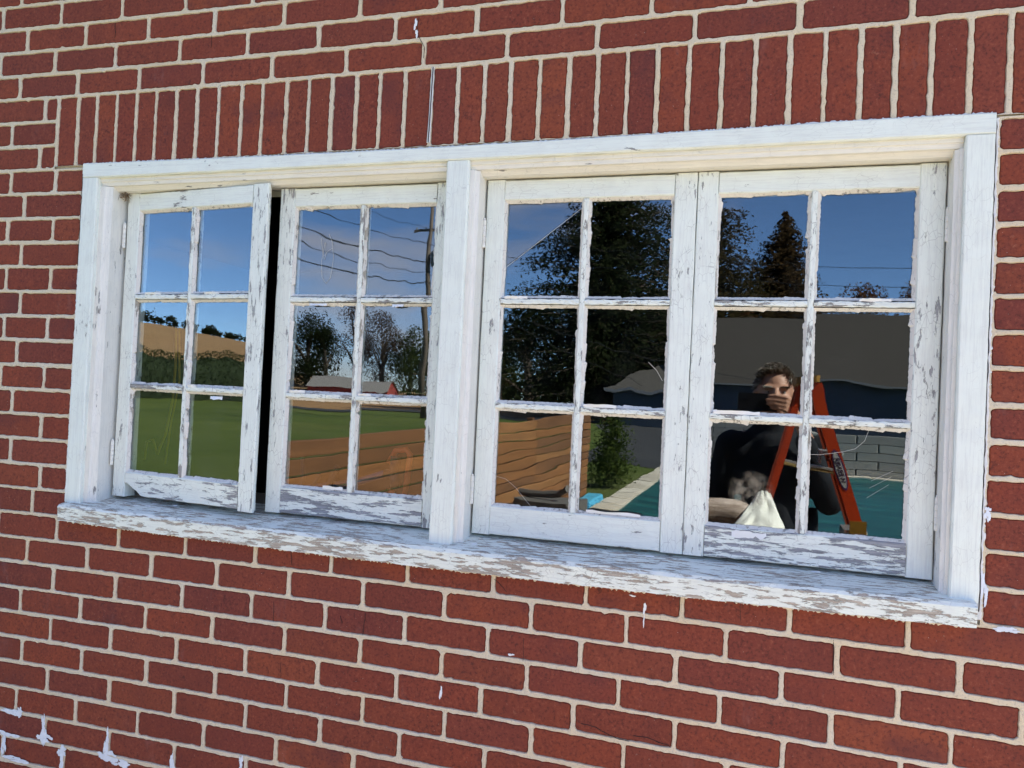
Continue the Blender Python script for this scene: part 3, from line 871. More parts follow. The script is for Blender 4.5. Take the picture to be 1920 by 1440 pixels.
k_ = t.math('MULTIPLY', t.ramp(t.noise(v, 38, 6, .7), [(.40, 0.0), (.62, .42)]), t.ramp(gr_.outputs[0], [(0.0, 0.0), (.5, 1.0)]))
x_ = t.node('ShaderNodeMixShader'); t.link(k_, x_.inputs[0]); t.link(a_.outputs[0], x_.inputs[1]); t.link(d_.outputs[0], x_.inputs[2]); t.link(x_.outputs[0], t.out.inputs[0])
m = MB(); m.add([(.085, GY - .0006, .105), (.185, GY - .0006, .105), (.185, GY - .0006, .190), (.085, GY - .0006, .190)], [(0, 1, 2, 3)]); m.build('dust_smear', t.mat, pane_of(sashD, 0, 0))
# curls of loose paint
fl = random.Random(77)
for s_, x_, z_, w_, h_ in ((sashD, .052, .3065, .095, .008), (sashD, .33, .549, .06, .006), (sashB, .055, .3065, .045, .007), (sashB, .25, .3065, .035, .006), (sashC, .252, .3065, .075, .007),
                          (sashC, .055, .549, .055, .006), (sashA, .08, .549, .06, .006), (sashA, .29, .549, .05, .005), (sashA, .33, .285, .04, -.009), (sashB, .10, .533, .05, -.006),
                          (sashB, .165, .0705, .055, .009), (sashC, .27, .071, .12, .007), (sashD, .10, .045, .07, .018), (sashA, .25, .305, .03, .007), (sashB, .33, .533, .03, -.007)):
    flake(s_, x_, z_, w_, h_, .0004, .0035, fl.randint(0, 9999))
for i in range(16):
    m = MB(); x_ = fl.uniform(-1.6, .3); y_ = fl.uniform(-.02, .04); z_ = 1.264 + (y_ + .027) * .16
    w_, d_ = fl.uniform(.006, .02), fl.uniform(.003, .008)
    m.add([(x_, y_, z_), (x_ + w_, y_ + fl.uniform(-.003, .003), z_ + fl.uniform(0, .003)), (x_ + w_ * .9, y_ + d_, z_ + fl.uniform(0, .003)), (x_ - w_ * .1, y_ + d_, z_ + .001)], [(0, 1, 2, 3)])
    m.build('paint_flake', M['flake'], frame)
# cobweb and dirt in the upper left corner
m = MB()
for i in range(70):
    a = Vector((-1.654, .05, 2.106)); q = Vector((fl.gauss(.007, .006), fl.gauss(-.006, .006), fl.gauss(-.006, .005)))
    m.tube([a + q, a + q + Vector((fl.gauss(0, .006), fl.gauss(0, .006), fl.gauss(0, .006)))], .0006, 4)
tag(m.build('cobweb', plain('brown cobweb dirt', (.20, .14, .085), .9), None), 'small brown clump of cobweb dirt in the upper left frame corner', 'cobweb')

# ------------------------------------------------------------------ the room behind the window
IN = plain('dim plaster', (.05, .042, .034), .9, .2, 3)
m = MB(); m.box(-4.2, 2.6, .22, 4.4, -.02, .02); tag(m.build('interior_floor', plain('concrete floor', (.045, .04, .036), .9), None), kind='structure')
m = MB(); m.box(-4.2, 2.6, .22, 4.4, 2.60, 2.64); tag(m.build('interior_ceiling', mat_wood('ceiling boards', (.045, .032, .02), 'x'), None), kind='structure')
ROOM = {'x0': -2.80, 'x1': -2.28, 'z0': 1.56, 'z1': 2.02}
m = MB()
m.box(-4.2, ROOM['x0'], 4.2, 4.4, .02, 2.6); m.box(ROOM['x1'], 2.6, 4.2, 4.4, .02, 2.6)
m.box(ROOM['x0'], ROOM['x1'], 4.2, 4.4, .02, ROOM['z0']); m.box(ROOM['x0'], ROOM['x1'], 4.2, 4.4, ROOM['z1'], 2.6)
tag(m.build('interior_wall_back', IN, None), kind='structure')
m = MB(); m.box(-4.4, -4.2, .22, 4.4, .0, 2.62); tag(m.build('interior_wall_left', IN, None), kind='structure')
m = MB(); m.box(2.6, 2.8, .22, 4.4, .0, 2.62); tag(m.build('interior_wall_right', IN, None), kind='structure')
bw = tag(empty('back_window', (-2.54, 4.25, 1.56)), 'small window in the far wall of the dark room, seen through the glass', 'window')
m = MB()
for a, b, c_, d_ in ((-.26, -.225, 0, .46), (.225, .26, 0, .46), (-.225, .225, 0, .035), (-.225, .225, .425, .46), (-.012, .012, .035, .425)): m.box(a, b, 0, .05, c_, d_)
m.build('frame', plain('dark stained frame', (.05, .04, .035)), bw)
m = MB(); m.box(-.224, .224, .02, .024, .036, .424); 
t = NT('dimmed back window glass'); t.n.remove(t.bsdf)
a_ = t.node('ShaderNodeBsdfTransparent'); a_.inputs[0].default_value = (.030, .034, .030, 1); d_ = t.node('ShaderNodeBsdfDiffuse'); d_.inputs[0].default_value = (.22, .21, .17, 1)  # pane tinted dark and grey to dim the daylight behind it
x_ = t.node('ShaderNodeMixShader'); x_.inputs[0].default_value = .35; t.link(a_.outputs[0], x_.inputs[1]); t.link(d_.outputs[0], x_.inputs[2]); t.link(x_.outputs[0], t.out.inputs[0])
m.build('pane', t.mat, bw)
roof = tag(empty('house_roof', (0, 0, 2.86)), 'eave and roof of the brick house above the wall', 'roof')
m = MB(); m.box(-4.5, 2.9, -.12, 4.6, 0, .03); m.build('soffit', plain('soffit board', (.5, .49, .46)), roof)
m = MB(); m.add([(-4.5, -.16, .032), (2.9, -.16, .032), (2.9, 2.2, 1.1), (-4.5, 2.2, 1.1), (-4.5, 4.7, .032), (2.9, 4.7, .032)], [(0, 1, 2, 3), (3, 2, 5, 4), (0, 3, 4), (1, 5, 2)]); m.build('roofing', plain('roof felt', (.09, .085, .08), .9), roof)

# things standing indoors behind the glass
sh = tag(empty('snow_shovel', (-1.06, .34, 1.30)), 'orange D-grip shovel with blue shaft behind the glass of the second sash', 'shovel')
m = MB(); m.tube([(-.28, .05, -.02), (0, 0, .035), (.105, -.02, .072)], .011, 8); m.build('shaft', plain('blue grey shaft', (.06, .08, .16), .4), sh, True)
m = MB(); m.tube([(.108, -.02, .10), (.128, -.02, .135), (.160, -.02, .140), (.172, -.02, .128), (.166, -.02, .05), (.160, -.02, .012), (.128, -.02, .008), (.115, -.02, .03)], .0085, 8)
m.build('grip', plain('orange plastic', (.75, .14, .03), .4), sh, True)
m = MB(); m.tube([(.10, -.02, .068), (.125, -.02, .075), (.128, -.02, .12)], .014, 8); m.tube([(.125, -.02, .075), (.13, -.02, .03)], .013, 8); m.build('socket', plain('black plastic', (.02, .02, .022), .5), sh, True)
cl = tag(empty('bar_clamps', (-1.21, .30, 1.27)), 'dark iron clamps lying behind the glass of the second sash', 'clamp')
dk = plain('dark iron', (.03, .026, .024), .6)
m = MB(); m.tube([(-.02, 0, .02), (.0, 0, .06), (-.005, 0, .13)], [.012, .008, .006], 6); m.build('jaw', dk, cl)
m = MB(); m.tube([(.02, 0, .03), (.055, 0, .085)], .007, 6); m.build('jaw', dk, cl)
m = MB(); m.tube([(.07, .01, .02), (.09, .01, .08), (.105, .01, .11)], .010, 6); m.tube([(-.03, .01, .02), (.11, .01, .025)], .006, 6); m.build('bar', dk, cl)
ye = M['yellow'] = plain('yellow cord', (.62, .36, .03), .5)
cord = tag(empty('yellow_cord', (-1.9, .5, 1.3)), 'yellow rope hanging inside behind the sash that stands ajar', 'extension cord')  # yellow extension cord hanging indoors
m = MB(); m.tube([(.05, 0, .48), (.055, 0, .36), (.052, .0, .24), (.03, 0, .12), (.0, 0, .05)], .0045, 6); m.tube([(.062, 0, .48), (.075, 0, .30), (.05, 0, .16), (.04, 0, .07), (.035, 0, .02)], .0035, 6)
m.tube([(.0, 0, .05), (-.02, 0, .10), (-.045, 0, .09), (-.05, 0, .03)], .004, 6); m.tube([(.05, 0, .48), (.078, 0, .482)], .004, 6); m.build('strand', ye, cord, True)
shelf = MB(); shelf.box(-2.1, .35, .225, .45, 1.235, 1.262); tag(shelf.build('inner_shelf', mat_wood('shelf board', (.22, .16, .10), 'x'), None), 'brown wooden shelf inside below the window', 'shelf')

# ------------------------------------------------------------------ the yard the window looks onto (it shows in the panes)
def sheet(name, pts, z, mat):
    m_ = MB(); m_.add([(x, y, z) for x, y in pts], [tuple(range(len(pts)))])
    return tag(m_.build(name, mat, None), kind='structure')
GR = mat_ground('meadow', (.075, .085, .028), (.11, .105, .04), .05, 3.0)
# terrain: flat round the house, a hill far to the left
def hill_z(x, y):
    u = (x + 330) * .84 + (y + 212) * .54; w = -(x + 330) * .54 + (y + 212) * .84
    return 27.5 * math.exp(-(u / 150) ** 2 - (w / 135) ** 2)
sheet('ground', [(-2500, -2500), (2500, -2500), (2500, 2500), (-2500, 2500)], -.06, GR)
m = MB(); n = 48; vs_ = []
for i in range(n + 1):
    for j in range(n + 1):
        x, y = -640 + 560 * i / n, -500 + 560 * j / n
        vs_.append((x, y, hill_z(x, y) - .30))
m.add(vs_, [(i * (n + 1) + j, (i + 1) * (n + 1) + j, (i + 1) * (n + 1) + j + 1, i * (n + 1) + j + 1) for i in range(n) for j in range(n)])
tag(m.build('hill', mat_ground('stubble hill', (.27, .155, .07), (.31, .19, .09), .02, .6), None, True), kind='structure')
sheet('lawn', [(30, 9), (30, -49), (-30, -49.5), (-48, -57), (-75, -66), (-100, -30), (-90, 9)], -.012, mat_ground('mown lawn', (.058, .085, .012), (.100, .125, .022), .12, 9.0, (.145, .13, .04), .04))
sheet('field', [(-10, -57.5), (-26, -124), (-150, -130), (-170, -75), (-60, -60)], -.03, mat_ground('dry stubble field', (.29, .155, .062), (.34, .19, .085), .08, 2.0))
sheet('road', [(-9.5, -50.5), (-9.5, -56.5), (-60, -59.5), (-170, -72), (-170, -66), (-60, -53.5)], -.008, mat_ground('road asphalt', (.045, .045, .047), (.055, .055, .056), .5, 14))
sheet('driveway', [(-4.4, -17.4), (9, -17.4), (9, -50), (-9.4, -50), (-9.4, -46), (-6.4, -34), (-4.9, -24)], -.004, mat_ground('driveway asphalt', (.040, .040, .043), (.055, .054, .054), .4, 16))
sheet('patio', [(-2.04, 0), (9, 0), (9, -23), (-2.04, -23)], 0.0, mat_ground('pale concrete patio', (.42, .38, .31), (.50, .45, .37), .8, 22, None, .003))

# ---- swimming pool with stone coping and a teal cover
POOL = [(-1.75, -6.0), (4.6, -6.0), (4.6, -18.3), (1.2, -18.4), (0.2, -21.6), (-1.75, -21.8)]
pool = tag(empty('swimming_pool', (0, 0, 0)), 'swimming pool under a teal cover with pale stone coping, mirrored in the right panes', 'pool')
m = MB(); n = len(POOL)
m.add([(x, y, .02) for x, y in POOL], [tuple(range(n))])
t = NT('teal pool cover'); v = t.coord((.35, 1, 1), rand=False)
wv = t.noise(t.coord((.22, 1, 1), rand=False), 2.6, 6, .62)
c = t.mix(t.ramp(wv, [(.34, 0.0), (.66, 1.0)]), (.004, .040, .046), (.014, .125, .112))
t.bump(wv, .08, .8)
m.build('cover', t.fin(c, .38, .45), pool)
stone = [plain('coping stone %d' % i, q, .85, .2, 5, bump=.004) for i, q in enumerate(((.52, .45, .35), (.46, .40, .31), (.57, .50, .40)))]
rp = random.Random(3)
for (ax, ay), (bx, by) in zip(POOL, POOL[1:] + POOL[:1]):
    L = math.hypot(bx - ax, by - ay); k = max(2, int(L / .72)); dx, dy = (bx - ax) / L, (by - ay) / L
    ang = math.atan2(dy, dx)
    for i in range(k):
        m = MB(); w = L / k
        h_ = rp.uniform(.035, .05); a = rp.uniform(.012, .02)
        m.box(a - w / 2, w / 2 - a, 0.0, .36 + rp.uniform(-.02, .02), 0, h_ * .8, 0, .03); m.box(a - w / 2 + .02, w / 2 - a - .02, .03, .33, h_ * .79, h_, 0, .05)
        o = m.build('coping_stone', stone[rp.randrange(3)], pool)
        o.location = (ax + dx * w * (i + .5), ay + dy * w * (i + .5), .006); o.rotation_euler = (0, 0, ang)
m = MB(); m.lathe([(.27 + .085 * math.cos(a), .085 * math.sin(a)) for a in [2 * math.pi * i / 12 for i in range(13)]], (0, 0, 0), 28)
o = tag(m.build('life_ring', plain('white ring', (.72, .70, .64), .5), None, True), 'white life ring lying on the teal pool cover', 'life ring'); o.location = (-.62, -19.6, .11)
m = MB()
for i in range(3): m.sweep((0, -.62 + .03 * i, 0), (0, .60 - .04 * i, 0), X, Z, [(-.135, .035 * i), (.135, .035 * i), (.125 - .01 * i, .035 * i + .034), (-.125 + .01 * i, .035 * i + .034)], 8, .008, rp)
o = tag(m.build('folded_tarp', plain('light blue tarp', (.09, .40, .58), .4, .15), None), 'folded light blue tarp lying between fence end and pool coping', 'tarp'); o.location = (-2.285, -9.75, .002)

# ---- retaining wall of grey blocks beyond the pool
rwall = tag(empty('retaining_wall', (0, 0, 0)), 'low grey block retaining wall beyond the pool', 'retaining wall')
WP = [(-2.6, -33.0), (1.3, -32.8), (1.6, -18.95), (9.0, -18.8)]
gb = [plain('grey block %d' % i, q, .9, .15, 6, bump=.004) for i, q in enumerate(((.30, .285, .25), (.28, .262, .23), (.325, .305, .265)))]
blk = {}
for (ax, ay), (bx, by) in zip(WP[:-1], WP[1:]):
    L = math.hypot(bx - ax, by - ay); k = int(L / 1.15); ang = math.atan2(by - ay, bx - ax)
    for row in range(5):
        for i in range(k):
            key = (k, rp.randrange(3))
            if key not in blk:
                q = MB(); w = L / k; q.box(-w / 2 + .012, w / 2 - .012, -.15, .15, 0, .195, 0, .02); blk[key] = q.build('block', gb[key[1]], rwall); o = blk[key]
            else:
                o = blk[key].copy(); COL.objects.link(o)
            s_ = (i + .5 + (.2 if row % 2 else -.2)) / k
            o.location = (ax + (bx - ax) * s_, ay + (by - ay) * s_, row * .21); o.rotation_euler = (0, 0, ang)

# ---- board fence running away from the house
fence = tag(empty('board_fence', (-2.60, -6.2, 0), R(2.0)), 'low orange brown fence of level boards running away beside the pool', 'fence')
fence.rotation_euler = (R(-.6), 0, R(2.0))
fw = [mat_wood('cedar board %d' % i, q, 'y', .30, .6) for i, q in enumerate(((.235, .095, .030), (.165, .070, .026), (.275, .120, .040)))]
for row in range(11):
    for (a, b) in ((-4.15, -1.4), (-1.395, 1.36), (1.365, 4.15)):
        m = MB(); m.sweep((0, a, 0), (0, b, 0), X, Z, [(-.018, .004), (.014 + rp.uniform(-.003, .003), .004), (.018, .010), (.018, .102), (.013, .107), (-.018, .107)], 5, .0022, rp)
        o = m.build('board', fw[rp.randrange(3)], fence); o.location = (rp.uniform(-.004, .004), 0, .035 + row * .1155)
for yy in (-4.1, -1.4, 1.36, 4.1):
    m = MB(); m.box(-.10, -.02, yy - .04, yy + .04, 0, 1.33, 0, .006); m.build('post', fw[1], fence)
m = MB()
for i, (a, b) in enumerate(((.34, .60), (.30, .28))):
    m.box(-.30, .30, -.22, .22, .0, .58, 0, .02); break
crate = tag(empty('wooden_box', (-1.86, -5.75, 0), R(12)), 'grey weathered wooden box standing before the board fence', 'box')
gw = mat_wood('grey crate wood', (.13, .115, .10), 'x', .6)
for i in range(5):
    m = MB(); m.box(-.3, .3, -.22, .22, i * .12, i * .12 + .112, 0, .012); m.build('board', gw, crate)
m = MB(); m.tube([(-.34, -.1, .63), (.12, .05, .66), (.2, .1, .72)], .03, 7); o = tag(m.build('firewood_stick', gw, None), 'grey stick of firewood lying on the wooden box', 'stick'); o.location = (-1.86, -5.75, -.01)

# ---- trees
def leaf_quad(m, p, s, rnd, flat=0.0):
    a = Vector((rnd.gauss(0, 1), rnd.gauss(0, 1), rnd.gauss(0, 1) * (1 - flat))).normalized()
    b = a.cross(Vector((rnd.gauss(0, 1), rnd.gauss(0, 1), rnd.gauss(0, 1)))).normalized()
    l, w = s * rnd.uniform(.7, 1.4), s * rnd.uniform(.35, .7)
    p = Vector(p)
    m.add([p - a * l * .5, p + b * w * .5, p + a * l * .5, p - b * w * .5], [(0, 1, 2, 3)])

BARK = plain('bark', (.10, .075, .055), .95, .3, 3, bump=.02)
def broad_tree(name, label, loc, h, r, mat, seed, n=2600, leaf=.5, low=.18, group=None, lobes=11):
    rnd = random.Random(seed)
    t_ = tag(empty(name, loc), label, 'tree', group)
    m = MB()
    top = Vector((rnd.uniform(-.6, .6), rnd.uniform(-.6, .6), h * .75))
    m.tube([(0, 0, -.2), (0, 0, h * .25), top * .66, top], [r * .085, r * .065, r * .045, r * .012], 8)
    cs = []
    for i in range(lobes):
        a = rnd.uniform(0, 6.28); q = r * rnd.uniform(.15, .68); z = h * rnd.uniform(low + .12, .86)
        if z > .7 * h: q *= .55
        c = Vector((q * math.cos(a), q * math.sin(a), z)); cs.append((c, r * rnd.uniform(.34, .54)))
        m.tube([(0, 0, z * .55), c * .6 + Vector((0, 0, z * .3)), c], [r * .04, r * .022, r * .008], 5)
    cs.append((Vector((0, 0, h * .84)), r * .36))
    m.build('trunk', BARK, t_)
    m = MB()
    for i in range(n):
        c, q = cs[rnd.randrange(len(cs))]
        d = Vector((rnd.gauss(0, 1), rnd.gauss(0, 1), rnd.gauss(0, 1))).normalized() * q * (rnd.random() ** .4) * rnd.uniform(.85, 1.12)
        p = c + d
        if p.z < h * low: continue
        leaf_quad(m, p, leaf, rnd)
    m.build('crown', mat, t_)
    return t_

def conifer(name, label, loc, h, r, mat, seed, levels=34, per=9, leaf=.55, droop=.25, power=.85, low=.08, group=None, ragged_=.3):
    rnd = random.Random(seed)
    t_ = tag(empty(name, loc), label, 'tree', group)
    m = MB(); m.tube([(0, 0, -.2), (0, 0, h * .5), (0, 0, h)], [h * .016, h * .010, .02], 8)
    mc = MB()
    for i in range(levels):
        f_ = i / (levels - 1)
        z = h * (low + (1 - low) * f_)
        R_ = r * (1 - f_) ** power + .12
        for k in range(max(4, int(per * (1 - f_ * .5)))):
            a = rnd.uniform(0, 6.28); L = R_ * (1 + rnd.uniform(-ragged_, ragged_ * .6))
            tip = Vector((math.cos(a) * L, math.sin(a) * L, z - L * droop + rnd.uniform(-.2, .2)))
            if L > 1.2: m.tube([(0, 0, z), tip], [.05, .012], 4)
            cnt = max(4, int(L / leaf * 4.2))
            for q in range(cnt):
                u = ((q + rnd.random()) / cnt) ** .7
                p = Vector((0, 0, z)).lerp(tip, u) + Vector((rnd.gauss(0, .18), rnd.gauss(0, .18), rnd.gauss(0, .14))) * (L * .25 + .3)
                leaf_quad(mc, p, leaf * (1.15 - .45 * u), rnd, .55)
    m.build('trunk', BARK, t_)
    mc.build('crown', mat, t_)
    return t_

LV = {'pine': mat_leaf('pine needles', (.012, .018, .009), (.040, .048, .019)), 'pine_brown': mat_leaf('brownish pine needles', (.024, .024, .010), (.085, .060, .024)),
      'spruce': mat_leaf('rusty spruce needles', (.024, .019, .010), (.10, .058, .026)), 'green': mat_leaf('green leaves', (.020, .032, .010), (.075, .092, .026)),
      'dark': mat_leaf('dark leaves', (.009, .014, .006), (.032, .040, .015)), 'autumn': mat_leaf('autumn leaves', (.06, .028, .014), (.19, .09, .038)),
      'purple': mat_leaf('bare russet twigs', (.05, .036, .028), (.14, .095, .07)), 'yellow': mat_leaf('yellowing leaves', (.04, .048, .012), (.15, .135, .035))}
G1 = 'trees beyond the pool and house'
conifer('pine_tree', 'tall broad dark pine mirrored in the third sash', (-11.3, -60, 0), 26, 8.6, LV['pine'], 101, 52, 22, .40, .12, .60, .1, G1, .40)
conifer('pine_tree', 'brownish green pine with drooping tips left of the spruce top', (-4.2, -67, 0), 20.0, 7.6, LV['pine_brown'], 102, 44, 20, .40, .10, .45, .1, G1, .45)
conifer('spruce_tree', 'narrow pointed rust brown spruce mirrored in the right sash', (2.5, -78, 0), 20.8, 8.6, LV['spruce'], 103, 52, 26, .44, .22, .72, .06, G1, .32)
broad_tree('autumn_tree', 'brown tree filling the gap between pine and spruce', (-.9, -72, 0), 13.2, 4.2, LV['autumn'], 141, 4840, 0.30, .1, G1)
broad_tree('autumn_tree', 'russet autumn tree farthest right behind the roof', (20.5, -108, 0), 20.6, 6.0, LV['autumn'], 104, 4840, 0.40, .2, G1)
broad_tree('autumn_tree', 'russet autumn tree just left of the farthest right one', (14.5, -110, 0), 20.2, 5.0, LV['autumn'], 105, 4400, 0.40, .2, G1)
broad_tree('dark_tree', 'dark round tree low behind the roof ridge at its middle', (5.5, -92, 0), 12.4, 5.5, LV['dark'], 106, 4400, 0.40, .1, G1)
broad_tree('dark_tree', 'dark round tree low behind the roof ridge further right', (12.5, -93, 0), 12.8, 6.5, LV['dark'], 107, 4840, 0.40, .1, G1)
broad_tree('dark_tree', 'big dark tree below and left of the tall pine', (-23.5, -80, 0), 12.5, 7.0, LV['dark'], 108, 6600, 0.36, .04, G1)
broad_tree('dark_tree', 'dark tree filling the gap under the tall pine', (-14.5, -71, 0), 11.5, 7.0, LV['dark'], 109, 6600, 0.36, .02, G1)
broad_tree('dark_tree', 'dark tree right behind the garage roof', (-7.2, -64, 0), 10.5, 5.5, LV['dark'], 110, 5280, 0.33, .05, G1)
broad_tree('green_tree', 'lighter green tree at the left edge of the third sash', (-33, -99, 0), 11.0, 5.5, LV['green'], 111, 5280, 0.33, .05, G1)
broad_tree('yellow_tree', 'small yellowing tree below the dark trees', (-17.8, -66, 0), 4.6, 1.8, LV['yellow'], 112, 1980, 0.23, .05, G1)
broad_tree('green_tree', 'green tree behind the utility pole foot', (-42, -110, 0), 12.5, 6.5, LV['green'], 113, 5280, 0.36, .04, G1)
G2 = 'trees behind the far field'
broad_tree('dark_tree', 'dark tree at the left edge of the second sash', (-98, -136, 0), 17.5, 8.5, LV['dark'], 121, 5720, 0.49, .03, G2)
broad_tree('dark_tree', 'dark tree second from the left behind the barn field', (-88, -141, 0), 16.5, 8.5, LV['dark'], 122, 5720, 0.49, .03, G2)
broad_tree('dark_tree', 'dark bushy tree before the russet tree', (-81, -136, 0), 14.0, 7.0, LV['dark'], 123, 4840, 0.49, .03, G2)
broad_tree('russet_tree', 'tall thin russet tree with bare twigs', (-76.5, -140, 0), 20.5, 6.5, LV['purple'], 124, 3960, 0.40, .12, G2)
broad_tree('russet_tree', 'wide russet tree right of the tall russet one', (-70, -139, 0), 18.5, 6.5, LV['purple'], 125, 4180, 0.40, .08, G2)
broad_tree('green_tree', 'green tree right of the russet trees', (-63.5, -139, 0), 15.5, 6.0, LV['green'], 126, 4840, 0.43, .03, G2)
broad_tree('green_tree', 'green tree between the russet trees and the pole', (-55, -128, 0), 13.5, 6.0, LV['green'], 127, 4400, 0.43, .03, G2)
# arborvitae by the fence end
conifer('arborvitae', 'young slender arborvitae standing on the grass past the fence end', (-2.42, -12.3, 0), 1.38, .33, mat_leaf('arborvitae sprays', (.03, .05, .015), (.11, .14, .03), 4), 131, 34, 9, .075, -.35, .55, .03, None, .35)
# hedgerow at the foot of the hill, and the wood on its crest
hg = tag(empty('hedgerow', (-63, -50, 0), R(-49.5)), 'long dark green hedgerow at the foot of the tan hill', 'hedge')
m = MB(); rnd = random.Random(8)
for i in range(30000):
    x = rnd.uniform(-20, 19); hh = 4.6 + 1.3 * noise.noise(Vector((x * .18, 3.1, 0))) + .6 * noise.noise(Vector((x * .7, 9, 0)))
    z = rnd.random() ** .8 * hh; leaf_quad(m, (x, rnd.gauss(0, 1.1) * (1.15 - z / hh * .6), z), .19, rnd)
m.build('foliage', mat_leaf('dark hedge leaves', (.020, .034, .010), (.046, .062, .018)), hg)
m = MB()
for i in range(14):
    x = -19 + i * 2.85; m.tube([(x, 0, -.1), (x + .2, .1, 1.8), (x - .3, 0, 3.4)], [.16, .11, .04], 5)
m.build('stems', BARK, hg)
m = MB(); nx_ = 60; vs_ = []  # added solid dark green core, keeps the hill from showing through the leaves
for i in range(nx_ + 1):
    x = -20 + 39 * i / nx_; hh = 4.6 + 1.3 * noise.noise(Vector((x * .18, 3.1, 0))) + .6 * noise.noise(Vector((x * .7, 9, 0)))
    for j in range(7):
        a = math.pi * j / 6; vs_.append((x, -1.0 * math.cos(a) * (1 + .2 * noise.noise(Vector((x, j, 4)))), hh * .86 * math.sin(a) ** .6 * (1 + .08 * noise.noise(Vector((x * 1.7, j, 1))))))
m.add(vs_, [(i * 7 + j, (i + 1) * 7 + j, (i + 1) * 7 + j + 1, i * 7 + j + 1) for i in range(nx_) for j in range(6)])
m.build('hedge_core', plain('dark green hedge core', (.018, .028, .009), .95, .4, 2.5), hg)
m = MB()
for i in range(170):
    u = rnd.uniform(-125, 120); cx, cy_ = -330 + u * -.54 + 14, -212 + u * .84 + 9
    hh = rnd.uniform(2.6, 5.5) * (1.5 if -20 < u < 30 else .9); cz = hill_z(cx, cy_)
    for j in range(60):
        d = Vector((rnd.gauss(0, 1), rnd.gauss(0, 1), rnd.gauss(0, 1))).normalized() * rnd.random() ** .4
        leaf_quad(m, (cx + d.x * hh * .6, cy_ + d.y * hh * .6, cz + hh * .5 + d.z * hh * .55), 1.5, rnd)
tag(m.build('hilltop_wood', LV['dark'], None), 'thin dark wood along the crest of the tan hill', 'wood', kind='stuff')
m = MB()
for i in range(420):
    a = rnd.uniform(-.75, .8); d_ = rnd.uniform(215, 300); cx, cy_ = math.sin(a) * d_, -math.cos(a) * d_; hh = rnd.uniform(6, 12)
    if hill_z(cx, cy_) > 2: continue
    for j in range(28):
        d = Vector((rnd.gauss(0, 1), rnd.gauss(0, 1), rnd.gauss(0, 1))).normalized() * rnd.random() ** .4
        leaf_quad(m, (cx + d.x * hh * .7, cy_ + d.y * hh * .7, hh * .5 + d.z * hh * .55), 2.4, rnd)
tag(m.build('far_wood', LV['dark'], None), 'far dark wood along the horizon', 'wood', kind='stuff')

# ---- neighbour's house: hipped garage wing and gabled main roof
t = NT('grey shingles'); v = t.coord(rand=False)
sep = t.node('ShaderNodeSeparateXYZ'); t.link(v, sep.inputs[0])
row = t.math('FRACT', t.math('MULTIPLY', sep.outputs['Z'], 5.0))
c = t.mix(t.ramp(row, [(0, .0), (.12, 1.0)]), (.022, .019, .016), t.mix(t.noise(v, 3, 4), (.042, .036, .031), (.062, .053, .045)))
SHINGLE = t.fin(c, .9, .2)
t = NT('blue grey siding'); v = t.coord(rand=False)
sep = t.node('ShaderNodeSeparateXYZ'); t.link(v, sep.inputs[0])
row = t.math('FRACT', t.math('MULTIPLY', sep.outputs['Z'], 6.5))
t.bump(row, .02); SIDING = t.fin(t.mix(t.ramp(row, [(0, .0), (.1, 1.0)]), (.028, .040, .058), (.055, .074, .10)), .7, .3)
WHITE = plain('pale house trim', (.32, .33, .33), .6)
nh = tag(empty('neighbour_house', (0, -50, 0)), 'blue grey house with big brown shingle roof and hipped garage across the drive', 'house')
m = MB(); m.box(-4.0, 17.5, -9.0, 0, 0, 3.35); m.box(-8.5, -4.0, -7.2, 1.6, 0, 2.62); m.build('wall', SIDING, nh)
m = MB()
m.add([(-4.5, .55, 3.25), (18, .55, 3.25), (18, -4.5, 8.05), (-4.5, -4.5, 8.05), (-4.5, -9.5, 3.25), (18, -9.5, 3.25)], [(0, 1, 2, 3), (3, 2, 5, 4), (0, 3, 4), (1, 5, 2), (0, 4, 5, 1)])
m.build('main_roof', SHINGLE, nh)
m = MB(); m.add([(-8.95, 2.0, 2.6), (-3.9, 2.0, 2.6), (-3.9, -2.8, 4.45), (-6.2, -2.8, 4.45), (-8.95, -7.6, 2.6), (-3.9, -7.6, 2.6)], [(0, 1, 2, 3), (3, 2, 5, 4), (0, 3, 4), (0, 4, 5, 1)]); m.build('hipped_roof', plain('weathered pale shingles', (.062, .054, .046), .9, .25, 2.5), nh)
m = MB(); m.box(-4.5, 18, .56, .62, 3.15, 3.26); m.build('fascia', plain('grey house fascia', (.17, .17, .17)), nh)
m = MB(); m.box(-8.97, -4.6, 2.01, 2.07, 2.42, 2.61); m.build('fascia', plain('grey garage fascia', (.18, .18, .19)), nh)
for wx in (13.5,):
    m = MB(); m.box(wx - .62, wx + .62, 0.005, .06, .95, 2.55); wf = m.build('window', WHITE, nh)
    m = MB(); m.box(wx - .52, wx - .02, .061, .07, 1.05, 2.45); m.box(wx + .02, wx + .52, .061, .07, 1.05, 2.45); m.build('pane', plain('dark pane', (.03, .04, .05), .08, spec=.6), wf)

